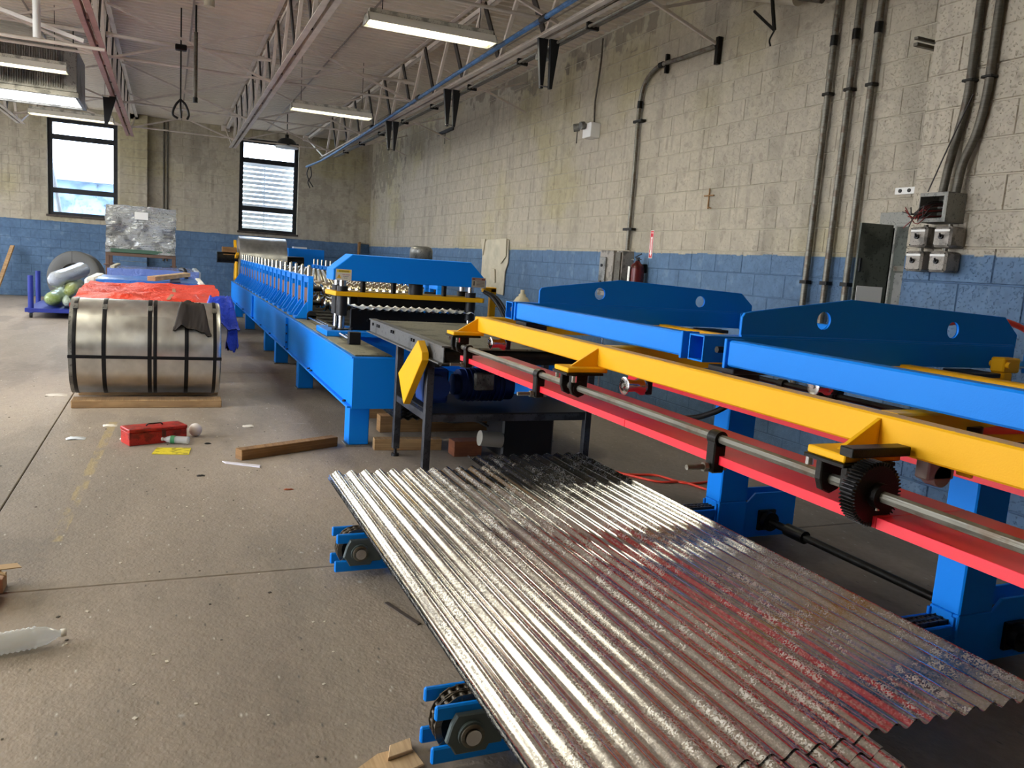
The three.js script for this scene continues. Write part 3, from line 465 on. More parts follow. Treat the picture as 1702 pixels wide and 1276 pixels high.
// ================================================================ CUTTER
{
  const ct = thing('cutting_press', 'blue hydraulic cutting press with yellow die plate and angled top beam', 'machine', [CX - 0.06, 0.725, -7.6]);
  const zf = -7.4, zb = -7.74, x0 = 1.372, x1 = 2.862;
  const top = part(ct, 'top_beam', poly([[x0, 1.243], [x0, 1.34], [1.546, 1.484], [2.693, 1.484], [x1, 1.318], [x1, 1.243]], zf - zb, 'xy', zb, 0.006), M.blue);
  const can = document.createElement('canvas'); can.width = 256; can.height = 180; const c = can.getContext('2d');
  c.fillStyle = '#cfc7b8'; c.fillRect(0, 0, 256, 180); c.fillStyle = '#e0c33a'; c.fillRect(18, 12, 220, 40); c.fillStyle = '#2a2620'; c.font = 'bold 34px sans-serif'; c.fillText('WARNING', 50, 45);
  c.fillStyle = '#e0b030'; c.beginPath(); c.moveTo(55, 80); c.lineTo(95, 150); c.lineTo(15, 150); c.fill(); c.fillStyle = '#2a2620'; c.fillRect(52, 100, 6, 28); c.fillRect(52, 134, 6, 7); c.fillStyle = '#a03050'; c.font = 'bold 20px sans-serif'; c.fillText('KEEP HANDS', 110, 95); c.fillStyle = '#403050'; c.fillText('CLEAR OF', 118, 122); c.fillStyle = '#607040'; c.fillText('BLADE', 132, 148);
  const warn = S(0xffffff, 0.6, 0, { map: new THREE.CanvasTexture(can) }); warn.map.colorSpace = THREE.SRGBColorSpace;
  const label = (xa, xb, ya, yb) => { const g = new THREE.PlaneGeometry(xb - xa, yb - ya).translate((xa + xb) / 2, (ya + yb) / 2, zf + 0.0015); part(top, 'warning_label', g, warn, 'small cream warning label with yellow triangle', true); };
  label(1.395, 1.54, 1.243, 1.343);
  const can2 = document.createElement('canvas'); can2.width = 256; can2.height = 180; const d = can2.getContext('2d'); d.fillStyle = '#a89c8c'; d.fillRect(0, 0, 256, 180); d.fillStyle = '#7c3c34'; d.fillRect(10, 10, 236, 36); d.fillStyle = '#b8ac9c'; d.font = 'bold 30px sans-serif'; d.fillText('DANGER', 62, 40); d.fillStyle = '#2a2620'; d.beginPath(); d.arc(45, 80, 14, 0, 7); d.fill(); d.fillRect(34, 95, 22, 50); d.fillStyle = '#5c4a40'; for (let i = 0; i < 4; i++) d.fillRect(90, 70 + i * 24, 140, 9);
  const dm = S(0xffffff, 0.6, 0, { map: new THREE.CanvasTexture(can2) }); dm.map.colorSpace = THREE.SRGBColorSpace;
  part(top, 'danger_label', new THREE.PlaneGeometry(0.145, 0.095).translate(2.782, 1.293, zf + 0.0015), dm, 'small grey danger label', true);
  part(ct, 'die_plate', poly([[1.37, zb + 0.03], [1.4, zf + 0.02], [2.83, zf + 0.02], [2.86, zf - 0.02], [2.86, zb - 0.02], [1.37, zb - 0.02]], 0.042, 'xz', 1.1, 0.003), M.yellow);
  for (const x of [1.47, 2.72]) for (const z of [zf - 0.04, zb + 0.05]) {
    const col = part(ct, 'guide_column', C([x, 0.79, z], [x, 1.243, z], 0.03, 16), M.chrome);
    part(col, 'bush', C([x, 0.92, z], [x, 1.1, z], 0.05, 16), M.black); part(col, 'collar', C([x, 1.142, z], [x, 1.19, z], 0.052, 16), M.black); part(col, 'flange', C([x, 0.775, z], [x, 0.8, z], 0.075, 16), M.darksteel);
  }
  for (const x of [1.4, 1.55]) part(ct, 'hold_down_nut', nut(x, 0.78, zf + 0.0, 0.022, 0.03), M.black);
  const upper = [[1.56, 1.1], [1.56, 1.018]]; for (let i = 0; i <= 144; i++) upper.push([1.6 + i / 10 * PITCH, 1.018 + 0.0095 * Math.cos(i / 10 * Math.PI * 2)]); upper.push([2.8, 1.018], [2.8, 1.1]); part(ct, 'upper_blade', [poly(upper.reverse(), 0.06, 'xy', zf - 0.16, 0), B(1.62, 2.74, 1.04, 1.1, zf - 0.1, zf - 0.04, 0.002)], M.blackgear);
  const low = [[1.56, 0.79], [2.8, 0.79]]; for (let i = 144; i >= 0; i--) { const x = 1.6 + i / 10 * PITCH; low.push([x, 0.98 + 0.0095 * Math.cos(i / 10 * Math.PI * 2)]); } low.push([1.56, 0.98]);
  part(ct, 'lower_blade', poly(low, 0.06, 'xy', zf - 0.1, 0), M.blackgear);
  for (let i = 0; i < 6; i++) part(ct, 'die_bolt', nut(1.72 + i * 0.19, 0.88, zf - 0.04, 0.014, 0.012, 'z'), M.darksteel);
  part(ct, 'press_base', [B(1.31, 2.95, 0.738, 0.79, zb - 0.1, zf + 0.12, 0.006)], M.blue);
  part(ct, 'base_frame', B(1.62, 2.74, 0.42, 0.737, zf - 0.02, zf + 0.02, 0.004), M.blue);
  part(ct, 'cylinder', C([CX, 1.1, zf - 0.1], [CX, 1.243, zf - 0.1], 0.07, 20), M.black);
  for (const x of [1.66, 1.95, 2.45]) part(ct, 'spring_post', C([x, 1.142, zf - 0.05], [x, 1.243, zf - 0.05], 0.025, 12), M.darksteel);
  for (const [dx, k] of [[0, 0], [0.045, 1]]) part(ct, 'hydraulic_hose', tube([[2.86, 1.21, zf - 0.05], [2.93 + dx, 1.16, zf], [3.02 + dx, 1.0, zf + 0.1], [3.06 + dx, 0.82, zf + 0.15], [3.08 + dx, 0.5, zf + 0.1]], 0.018, 10), M.black);
  part(ct, 'control_post', [B(2.98, 3.04, 0.5, 1.24, zf - 0.22, zf - 0.16, 0.004), B(2.9, 3.04, 1.2, 1.25, zf - 0.22, zf - 0.16, 0.004)], M.yellow, 'yellow upright post');
}
one('handrail', 'thin bright rail beside the cutter near the block wall', 'rail', [C([3.06, 1.06, -7.7], [4.1, 1.0, -7.2], 0.012, 8), C([4.1, 0, -7.2], [4.1, 1.0, -7.2], 0.012, 8)], M.chrome, [3.6, 0, -7.4]);
// ================================================================ RUN-OUT TABLE
{
  const x0 = 1.55, x1 = 2.82, zA = -6.62, zE = -4.66, yt = 0.966, yb = 0.852, t = thing('runout_table', 'dark grey belt table between the cutter and the red stacker rails', 'table', [CX, 0, -5.6]);
  for (const [x, s] of [[x0, 1], [x1, -1]]) { const r = part(t, 'side_rail', [B(x, x + s * 0.01, yb, yt, zA, zE, 0.002), B(x - s * 0.03, x + s * 0.05, yb, yb + 0.01, zA, zE, 0.002), B(x - s * 0.012, x + s * 0.05, yt - 0.01, yt, zA, zE, 0.002)], S(0x6b6b69, 0.45, 0.4, { map: rep(T.wear, 1) })); for (const z of [-6.5, -6.35, -6.3, -5.9, -5.85, -5.35, -5.3]) part(r, 'bolt', nut(x - s * 0.001, 0.93, z, 0.013, -s * 0.012, 'x'), M.black); }
  part(t, 'belt', [B(x0 + 0.05, x1 - 0.05, yt - 0.022, yt - 0.008, zA + 0.05, zE - 0.01, 0.003)], M.belt);
  for (const z of [zA + 0.06, zE - 0.06]) part(t, 'end_roller', C([x0 + 0.02, 0.9, z], [x1 - 0.02, 0.9, z], 0.05, 18), M.darksteel);
  for (const z of [-5.78, -5.02]) for (const x of [x0 + 0.035, x1 - 0.035]) { const l = part(t, 'leg', B(x - 0.025, x + 0.025, 0.06, yb, z - 0.025, z + 0.025, 0.003), M.charcoal); part(l, 'foot', [C([x, 0, z], [x, 0.02, z], 0.03, 12), C([x, 0.02, z], [x, 0.07, z], 0.012, 8)], M.black); }
  part(t, 'lower_frame', [B(x0 + 0.06, x1 - 0.06, 0.42, 0.47, -5.05, -5.0, 0.003), B(x0 + 0.02, x0 + 0.06, 0.42, 0.47, -5.76, -5.04, 0.003), B(x1 - 0.06, x1 - 0.02, 0.42, 0.47, -5.76, -5.04, 0.003), B(x0 + 0.06, x1 - 0.06, 0.42, 0.47, -5.8, -5.75, 0.003)], M.charcoal);
  part(t, 'motor_shelf', B(x0 + 0.06, x1 - 0.06, 0.47, 0.478, -5.78, -5.0, 0.002), M.black);
  part(t, 'chain_guard', [poly([[-4.97, 0.965], [-5.4, 0.69], [-5.23, 0.5], [-4.86, 0.85], [-4.87, 0.9]], 0.05, 'zy', 1.475, 0.004)], M.yellow, 'bright yellow sheet-metal chain guard');
  const mo = part(t, 'drive_motor', [C([1.9, 0.62, -5.35], [2.3, 0.62, -5.35], 0.11, 24), C([1.86, 0.62, -5.35], [1.9, 0.62, -5.35], 0.075, 20)], S(0x14306a, 0.5, 0.2));
  for (let i = 0; i < 9; i++) part(mo, 'cooling_fin', C([1.94 + i * 0.035, 0.62, -5.35], [1.948 + i * 0.035, 0.62, -5.35], 0.122, 24), S(0x14306a, 0.5, 0.2));
  part(mo, 'terminal_box', B(1.98, 2.12, 0.6, 0.72, -5.25, -5.2, 0.006), M.boxgrey, 'pale grey box');
  part(t, 'gearbox', [B(1.62, 1.8, 0.5, 0.74, -5.45, -5.25, 0.015), C([1.71, 0.62, -5.25], [1.71, 0.62, -5.18], 0.08, 18)], S(0x163e86, 0.5, 0.2));
  part(t, 'sprocket', [C([1.56, 0.88, -4.9], [1.6, 0.88, -4.9], 0.08, 24), C([1.56, 0.88, -4.74], [1.62, 0.88, -4.74], 0.05, 20)], M.blackgear);
}
// ================================================================ STACKER
let stacker;
{
  const st = stacker = thing('sheet_stacker', 'automatic sheet stacker with yellow frame, red rails and blue upper frame', 'machine', [2.3, 0, -2.4]);
  const zF = -4.28, zE = -0.35, yl = [1.6, 1.66], yr = [2.68, 2.74], y0 = 1.1, y1 = 1.184;
  for (const [a, b] of [yl, yr]) part(st, 'frame_beam', B(a, b, y0 + (a > 2 ? 0.015 : 0), y1 + (a > 2 ? 0.015 : 0), zF, zE, 0.005), M.yellow);
  for (const z of [-4.25, -2.87, -1.45]) part(st, 'frame_cross_beam', B(yl[1], yr[0], y0, y1, z - 0.03, z + 0.03, 0.005), M.yellow);
  // red drop rails
  for (const s of [1, -1]) {
    const X = (d) => CX - s * d, zs = [-4.2, -3.62, -2.42, -1.3, -0.4];
    for (let i = 0; i < zs.length - 1; i++) part(st, 'drop_rail', s > 0 ? [B(X(0.68), X(0.39), 0.962, 0.968, zs[i] + 0.0012, zs[i + 1] - 0.0012, 0.001), B(X(0.683), X(0.675), 0.941, 0.968, zs[i] + 0.0012, zs[i + 1] - 0.0012, 0.001), B(X(0.394), X(0.388), 0.941, 0.968, zs[i] + 0.0012, zs[i + 1] - 0.0012, 0.001)]
      : [B(X(0.68), X(0.42), 0.962, 0.968, zs[i] + 0.0012, zs[i + 1] - 0.0012, 0.001), B(X(0.42), X(0.412), 0.845, 0.968, zs[i] + 0.0012, zs[i + 1] - 0.0012, 0.001)], M.red);
  }
  // octagonal turning shafts with brackets, arms, bolts
  for (const s of [1, -1]) {
    const sx = CX - s * 0.68, X = (d) => sx + s * d, y = s > 0 ? 1.018 : 0.985;
    const sh = part(st, 'octagonal_shaft', oct([sx, y, -4.32], [sx, y, zE], 0.0142), s > 0 ? M.steel : M.darksteel);
    for (const z of [-4.23, -2.84, -1.42]) {
      const br = part(st, 'shaft_bracket', [poly([[X(-0.037), 1.07], [X(0.037), 1.07], [X(0.037), y], [X(0.026), y - 0.027], [X(0), y - 0.038], [X(-0.026), y - 0.027], [X(-0.037), y]].map((p) => p), 0.022, 'xy', z - 0.05, 0.003), poly([[X(-0.037), 1.07], [X(0.037), 1.07], [X(0.037), y], [X(0.026), y - 0.027], [X(0), y - 0.038], [X(-0.026), y - 0.027], [X(-0.037), y]], 0.022, 'xy', z + 0.03, 0.003), B(X(-0.065), X(0.1), 1.07, 1.08, z - 0.065, z + 0.065, 0.002)], M.darksteel);
      part(br, 'bearing', C([sx, y, z + 0.052], [sx, y, z + 0.058], 0.027, 20), M.blackgear);
      part(br, 'bracket_plate', [B(X(-0.06), X(0.12), 1.081, 1.1, z - 0.06, z + 0.06, 0.003)], M.yellow, 'yellow mounting plate');
      part(br, 'gusset', s > 0 ? poly([[X(-0.02), 1.1], [X(0.099), 1.1], [X(0.099), 1.175]], 0.012, 'xy', z - 0.006, 0.001) : poly([[X(-0.02), 1.1], [X(0.099), 1.175], [X(0.099), 1.1]], 0.012, 'xy', z - 0.006, 0.001), M.yellow);
      for (const dz of [-0.045, 0.045]) part(br, 'bolt', nut(X(-0.035), 1.045, z + dz * 1.6, 0.01, 0.025), M.chrome);
    }
    for (const z of [-4.08, -3.16, -1.9, -0.85]) {
      const a = part(st, 'rail_arm', [B(X(-0.022), X(0.02), 0.915, y, z - 0.02, z + 0.02, 0.004), C([sx - 0.001, y, z - 0.02], [sx - 0.001, y, z + 0.02], 0.0235, 20)], M.darksteel);
      part(a, 'bolt', [C([X(-0.1), 0.932, z], [X(-0.02), 0.932, z], 0.0085, 10), nut(X(-0.042), 0.932, z, 0.015, s * 0.012, 'x')], M.steel); part(a, 'bolt_head', nut(X(0.022), 0.932, z, 0.014, s * 0.015, 'x'), M.steel);
    }
  }
  // toothed gear on the near shaft, rack bar over it
  { const sx = CX - 0.68, z = -1.33, R = 0.074, n = 52, pts = []; for (let i = 0; i < n; i++) for (const [f, r] of [[0, R - 0.007], [0.22, R - 0.006], [0.36, R + 0.003], [0.62, R + 0.003], [0.78, R - 0.006]]) { const a = (i + f) / n * Math.PI * 2; pts.push([sx + r * Math.cos(a), 1.018 + r * Math.sin(a)]); }
    const gr = part(st, 'gear', [poly(pts, 0.04, 'xy', z - 0.02, 0.001, [[sx, 1.018, 0.0145]])], M.blackgear); part(gr, 'hub', C([sx, 1.018, z + 0.02], [sx, 1.018, z + 0.04], 0.03, 20), M.blackgear); part(gr, 'set_screw', C([sx - 0.005, 0.995, z + 0.03], [sx - 0.005, 0.985, z + 0.03], 0.006, 8), M.chrome);
    const rk = []; rk.push([sx - 0.1, 1.139], [sx + 0.26, 1.139], [sx + 0.26, 1.112]); for (let i = 26; i >= 0; i--) { const x = sx - 0.1 + i * 0.0135; rk.push([x + 0.006, 1.111], [x + 0.003, 1.107], [x, 1.111]); }
    part(st, 'gear_rack', B(sx - 0.09, sx + 0.09, 1.106, 1.128, z - 0.02, z + 0.02, 0.002), M.darksteel);
    part(st, 'rack_guide', [C([1.72, 1.05, -1.36], [1.72, 1.05, -1.32], 0.028, 20), B(1.67, 1.76, 1.04, 1.098, -1.36, -1.32, 0.004)], S(0x9a9890, 0.6), 'pale grey clamp ring'); part(st, 'bracket_edge', B(1.735, 1.745, 1.06, 1.1, -1.3, -1.26, 0.002), M.yellow); }
  // flanged guide rollers beneath the yellow beam
  for (const [z, x] of [[-4.0, 1.69], [-2.6, 1.69], [-2.6, 2.62]]) { const g = lathe([[0.005, 0], [0.034, 0], [0.034, 0.006], [0.024, 0.01], [0.022, 0.05], [0.032, 0.07], [0.036, 0.076], [0.036, 0.085], [0.01, 0.085]], 24); g.rotateZ(-Math.PI / 2); g.rotateY(Math.PI * 0.0); g.translate(x - 0.1, 1.06, z); const r = part(st, 'guide_roller', g, M.chrome); part(r, 'pin', C([x - 0.105, 1.06, z], [x + 0.02, 1.06, z], 0.01, 10), M.chrome); part(r, 'mount', B(x - 0.015, x + 0.01, 1.03, 1.1, z - 0.03, z + 0.03, 0.003), M.black); }
  // blue upper frame
  const bx = [1.74, 1.8], by0 = 1.195, by1 = 1.283, rx = [3.26, 3.32];
  for (const [za, ze] of [[-4.02, -2.47], [-2.2, zE]]) for (const [a, b] of [bx, rx]) { const m = part(st, 'upper_beam', B(a, b, by0, by1, za, ze, 0.006), M.blue); part(m, 'joint_plate', B(a - 0.008, b + 0.008, by0 - 0.008, by1 + 0.004, za - 0.014, za, 0.002), M.blue); part(m, 'joint_plate', B(a - 0.008, b + 0.008, by0 - 0.008, by1 + 0.004, ze, ze + 0.014, 0.002), M.blue); if (a === bx[0]) part(m, 'bolt', [C([a + 0.03, 1.24, za - 0.055], [a + 0.03, 1.24, za - 0.01], 0.009, 8), nut(a - 0.012, 1.245, za - 0.045, 0.012, 0.03, 'x')], M.darksteel); }
  for (const z of [-4.09, -2.36]) {                             // hollow cross tubes with perforated stiffener plates
    const w = 0.088, x0 = 1.725, x1 = 3.34, tk = 0.006, c = part(st, 'cross_tube', [B(x0, x1, by0 - 0.004, by0 + 0.002, z - w / 2, z + w / 2, 0.001), B(x0, x1, by1 - 0.004, by1 + 0.002, z - w / 2, z + w / 2, 0.001), B(x0, x1, by0 + 0.002, by1 - 0.004, z - w / 2, z - w / 2 + tk, 0.001), B(x0, x1, by0 + 0.002, by1 - 0.004, z + w / 2 - tk, z + w / 2, 0.001)], M.blue);
    const p = [[1.89, 1.284], [1.89, 1.355], [1.9, 1.37], [1.93, 1.377], [2.4, 1.441], [3.27, 1.408], [3.36, 1.335], [3.36, 1.284]];
    part(c, 'stiffener_plate', poly(p, 0.012, 'xy', z + 0.02, 0.002, [[2.27, 1.356, 0.036], [2.965, 1.343, 0.036]]), M.blue, 'tapered plate with two round holes');
    part(c, 'weld_fillet', C([1.89, 1.287, z + 0.032], [3.34, 1.287, z + 0.032], 0.006, 8), M.blue);
  }
  for (const [z, x] of [[-4.0, 1.74], [-2.28, 1.74], [-2.28, 2.9], [-4.0, 2.9]]) part(st, 'slide_wheel', [C([x + 0.02, 1.155, z + 0.06], [x + 0.14, 1.155, z + 0.06], 0.028, 16), B(x + 0.0, x + 0.16, 1.17, 1.189, z - 0.02, z + 0.12, 0.003)], M.black);
  // support posts on the right
  for (const z of [-3.5, -2.0]) {
    const px0 = 2.84, px1 = 3.03, zf = z - 0.02, zb = z - 0.15, lg = part(st, 'support_post', [B(px0, px1, 0.25, 1.0, zb, zf, 0.006), B(px0, px1, 0.03, 0.25, zf - 0.03, zf, 0.004), B(px0, px0 + 0.03, 0.03, 0.25, zb, zf - 0.03, 0.002), B(px0 + 0.0, px1, 0.0, 0.03, zb, zf, 0.002)], M.blue);
    part(lg, 'clamp', B(2.72, 2.84, 0.9, 0.955, z - 0.1, z + 0.05, 0.004), M.black); for (const dz of [-0.07, 0.02]) part(lg, 'clamp_bolt', nut(2.708, 0.93, z + dz, 0.012, 0.014, 'x'), M.chrome);
    part(lg, 'post_bracket', B(2.74, 3.03, 1.0, 1.03, zb, zf, 0.003), M.blue); part(lg, 'post_cap', B(2.75, 3.0, 1.03, 1.1, zb + 0.03, zf - 0.03, 0.003), M.black);
  }
  // push cylinder, air hoses
  part(st, 'air_cylinder', [C([3.16, 1.222, -2.2], [3.45, 1.222, -2.2], 0.016, 16), C([3.4, 1.222, -2.2], [3.7, 1.222, -2.2], 0.028, 16)].map((g) => g.translate(0, 0, 0)), M.roller); part(st, 'cylinder_clevis', [B(3.08, 3.18, 1.19, 1.25, -2.23, -2.17, 0.006), B(3.09, 3.14, 1.12, 1.19, -2.23, -2.17, 0.004), C([3.1, 1.222, -2.24], [3.1, 1.222, -2.155], 0.013, 12)], M.yellow);
  part(st, 'side_channel', B(3.03, 3.09, 1.1, 1.12, -3.9, -1.0, 0.003), M.yellow);
  part(st, 'air_hose', tube([[2.95, 1.31, -2.75], [3.2, 1.335, -2.68], [3.5, 1.38, -2.62], [3.66, 1.375, -2.58], [3.8, 1.32, -2.55], [3.95, 1.2, -2.5]], 0.014, 10), M.orange, 'orange air hose');
    part(st, 'valve', [C([1.96, 1.1, -1.5], [1.96, 1.128, -1.5], 0.03, 16), C([1.96, 1.128, -1.5], [1.96, 1.17, -1.5], 0.009, 10), nut(1.96, 1.15, -1.5, 0.013, 0.014)].map((g) => g.translate(-0.02, 0.02, 0.07)), M.darksteel);
  part(st, 'air_hose', tube([[1.96, 1.135, -1.43], [2.2, 1.14, -1.4], [2.5, 1.13, -1.36], [2.8, 1.1, -1.35]], 0.012, 10), M.orange, 'orange air hose');
  part(st, 'hose', tube([[2.72, 0.95, -3.3], [2.7, 0.85, -3.35], [2.6, 0.76, -3.45], [2.45, 0.72, -3.6]], 0.016, 8), M.black);
}
// ---- chain conveyors carrying the stacks sideways
function chainConveyor(z, label) {
  const c = sub(stacker, 'chain_conveyor', [2.0, 0, z]); c.userData.label = label; const xs = 0.82, ys = 0.125, xe = 3.3;
  for (const dz of [0, -0.11]) { const zz = z - 0.012 + dz; part(c, 'side_bar', B(0.715, 2.83, 0.165, 0.21, zz - 0.006, zz + 0.012, 0.005), M.blue); part(c, 'side_bar', B(0.71, 2.83, 0.03, 0.082, zz - 0.006, zz + 0.012, 0.005), M.blue); part(c, 'web_plate', B(0.98, 2.83, 0.082, 0.165, zz - 0.004, zz + 0.002, 0.001), M.blue);
    part(c, 'drive_plate', poly([[2.83, 0.03], [2.83, 0.24], [3.05, 0.24], [3.1, 0.29], [3.4, 0.29], [3.4, 0.03]], 0.014, 'xy', zz - 0.004, 0.002), M.blue); }
  for (const x of [0.98, 1.9, 2.6]) part(c, 'foot', [B(x, x + 0.09, 0.0, 0.03, z - 0.15, z + 0.02, 0.003), B(x + 0.01, x + 0.05, 0.03, 0.036, z - 0.11, z - 0.02, 0.001)], M.blue);
  const zc = z - 0.062, Rs = 0.085, sp = [];
  for (let i = 0; i < 26; i++) for (const [f, r] of [[0, Rs - 0.012], [0.25, Rs - 0.004], [0.5, Rs + 0.002], [0.75, Rs - 0.004]]) { const a = (i + f) / 26 * Math.PI * 2; sp.push([xs + r * Math.cos(a), ys + r * Math.sin(a)]); }
  part(c, 'sprocket', [poly(sp, 0.012, 'xy', zc - 0.02, 0.001), poly(sp, 0.012, 'xy', zc + 0.008, 0.001)], M.blackgear);
  part(c, 'sprocket_shaft', [C([xs, ys, z - 0.16], [xs, ys, z + 0.045], 0.024, 20)], M.chrome);
  part(c, 'bearing_unit', [poly([[xs - 0.075, ys - 0.02], [xs - 0.06, ys + 0.035], [xs - 0.045, ys + 0.062], [xs + 0.05, ys + 0.062], [xs + 0.06, ys + 0.045], [xs + 0.1, ys + 0.045], [xs + 0.1, ys - 0.045], [xs + 0.06, ys - 0.045], [xs + 0.05, ys - 0.062], [xs - 0.045, ys - 0.062], [xs - 0.06, ys - 0.035]], 0.022, 'xy', z - 0.002, 0.004), C([xs, ys, z + 0.02], [xs, ys, z + 0.032], 0.042, 24), ], S(0x586262, 0.45, 0.4)); part(c, 'take_up_frame', [B(xs + 0.1, xs + 0.115, ys - 0.04, ys + 0.04, z, z + 0.014, 0.002), B(xs + 0.165, xs + 0.18, ys - 0.04, ys + 0.04, z, z + 0.014, 0.002), B(xs + 0.115, xs + 0.165, ys + 0.026, ys + 0.04, z, z + 0.014, 0.002), B(xs + 0.115, xs + 0.165, ys - 0.04, ys - 0.026, z, z + 0.014, 0.002)], S(0x7d8584, 0.45, 0.4)); part(c, 'seal_ring', lathe([[0.026, 0], [0.036, 0], [0.036, 0.006], [0.026, 0.006]], 28).rotateX(Math.PI / 2).translate(xs, ys, z + 0.032), M.steel);
  part(c, 'take_up_bolt', [C([xs + 0.1, ys - 0.005, z + 0.012], [xs + 0.26, ys - 0.005, z + 0.012], 0.008, 8), nut(xs + 0.16, ys - 0.005, z + 0.012, 0.015, 0.014, 'x'), nut(xs + 0.2, ys - 0.005, z + 0.012, 0.015, 0.014, 'x')], M.chrome);
  // duplex roller chain around sprocket and along the top
  const path = (d) => { const half = Math.PI * Rs, Lx = xe - xs; if (d < Lx) return [xe - d, ys + Rs, 0]; d -= Lx; if (d < half) { const a = Math.PI / 2 + d / Rs; return [xs + Rs * Math.cos(a), ys + Rs * Math.sin(a), a - Math.PI / 2]; } d -= half; return [xs + d, ys - Rs, Math.PI]; };
  const links = [], p = 0.0254, tot = (xe - xs) * 2 + Math.PI * Rs;
  for (let d = 0, i = 0; d < tot - p; d += p, i++) { const a = path(d), b = path(d + p); if (a[0] > 1.35 && a[0] < 2.45) continue; const m = [(a[0] + b[0]) / 2, (a[1] + b[1]) / 2], ang = Math.atan2(b[1] - a[1], b[0] - a[0]);
    for (const dz of [-0.028, -0.003, 0.003, 0.028]) { const w = (i & 1) ? 0.0025 : 0; const g = B(-0.019, 0.019, -0.0105, 0.0105, -0.0016, 0.0016, 0.001); g.rotateZ(ang); g.translate(m[0], m[1], zc + dz + (dz > 0 ? w : -w)); links.push(g); }
    links.push(C([a[0], a[1], zc - 0.03], [a[0], a[1], zc + 0.03], 0.0075, 8)); }
  const ch = part(c, 'chain', links, S(0x6d655a, 0.4, 0.8)); ch.userData.kind = 'stuff'; ch.userData.label = 'duplex roller chain';
  part(c, 'drive_bearing', [C([3.19, 0.13, z - 0.01], [3.19, 0.13, z + 0.05], 0.055, 18), B(3.13, 3.25, 0.07, 0.19, z - 0.01, z + 0.015, 0.004)], M.blackgear);
  return c;
}
chainConveyor(-2.03, 'blue chain conveyor arm at the bottom edge of the picture');
chainConveyor(-3.53, 'blue chain conveyor arm farther from the camera with sprocket and chain');
{ const d = sub(stacker, 'drive_shaft', [3.19, 0.13, -2.7]); d.userData.label = 'long dark drive shaft'; part(d, 'rod', C([3.19, 0.13, -3.56], [3.19, 0.13, -0.8], 0.021, 16), M.darksteel); for (const z of [-3.28, -2.3]) part(d, 'coupling', C([3.19, 0.13, z - 0.07], [3.19, 0.13, z + 0.07], 0.036, 18), M.blackgear); }
// ---- stacks of finished corrugated sheets
{
  const lift = 0.248, left = [[0, -4.29, -1.35], [0.004, -4.27, -1.1], [-0.003, -4.3, -1.22], [0.003, -4.27, -1.0], [0, -4.28, -1.31], [0.003, -4.26, -1.38], [0, -4.29, -1.44]];
  left.forEach(([dx, z0, z1], i) => one('corrugated_sheet', ['lowest corrugated sheet', 'second lowest corrugated sheet', 'third lowest corrugated sheet', 'middle corrugated sheet', 'third corrugated sheet from the top', 'second corrugated sheet from the top', 'top corrugated sheet'][i] + ' of the wide left stack', 'sheet', corrugated(0.81 + dx, 11.6, z0, z1, lift + 0.022 + i * 0.0042, 0.012, 0.0008, 1, Math.PI * 0.85), M.zinc, [1.27, lift + i * 0.0042, -2.8], 'corrugated sheets in the left stack', true));
  const right = [[0, -4.62, -1.5], [0.003, -4.6, -1.52], [0, -4.6, -1.47]];
  right.forEach(([dx, z0, z1], i) => one('corrugated_sheet', ['bottom', 'middle', 'top'][i] + ' corrugated sheet of the darker right stack under the red rail', 'sheet', corrugated(0.81 + 11.62 * PITCH + dx, 9.9, z0, z1, lift + 0.022 + i * 0.0042, 0.012, 0.0008, 1, Math.PI * (0.85 + 1.24)), M.zinc, [2.15, lift + i * 0.0042, -3.0], 'corrugated sheets in the right stack', true));
}
// ================================================================ ON THE RIGHT WALL
function conduitRun(name, label, pts, r, m, at, clamps = [], group) { const c = thing(name, label, 'conduit', at, group); part(c, 'pipe', tube(pts, r, 10, pts.length * 8), m); clamps.forEach((q) => part(c, 'clamp', q, M.darksteel)); return c; }
const wx = XR - 0.045;
conduitRun('bent_conduit', 'grey conduit rising from the disconnect box and bending toward the ceiling', [[wx, 1.75, -8.3], [wx, 2.6, -8.3], [wx, 3.45, -8.3], [wx, 3.62, -8.24], [wx, 3.72, -8.1], [wx, 3.76, -7.95], [wx, 3.76, -7.5], [wx, 3.76, -6.95]], 0.024, M.conduit, [wx, 1.75, -8.3],
  [B(wx - 0.012, XR - 0.012, 3.66, 3.86, -7.84, -7.81, 0.003), B(wx - 0.012, XR - 0.012, 3.58, 3.84, -6.95, -6.9, 0.003), B(wx - 0.028, XR - 0.012, 3.2, 3.23, -8.38, -8.2, 0.003), B(wx - 0.028, XR - 0.012, 1.98, 2.01, -8.4, -8.2, 0.003), C([wx, 3.36, -8.3], [wx, 3.44, -8.3], 0.03, 12), C([wx, 3.765, -7.95], [wx, 3.765, -7.88], 0.031, 12)]);
[[-5.35, 'left of the three'], [-5.12, 'middle of the three'], [-4.9, 'right of the three']].forEach(([z, t], i) => conduitRun('vertical_conduit', t + ' tall grey conduits side by side on the block wall', [[wx, 0.4, z], [wx, 2, z], [wx, 4.3, z]], 0.026, M.conduit, [wx, 0.4, z], [B(wx - 0.028, XR - 0.012, 3.03, 3.055, z - 0.04, z + 0.04, 0.003), B(wx - 0.028, XR - 0.012, 1.5, 1.53, z - 0.04, z + 0.04, 0.003), C([wx, 3.42, z], [wx, 3.5, z], 0.031, 12)], 'three wall conduits'));
const px = 4.25 - 0.035;
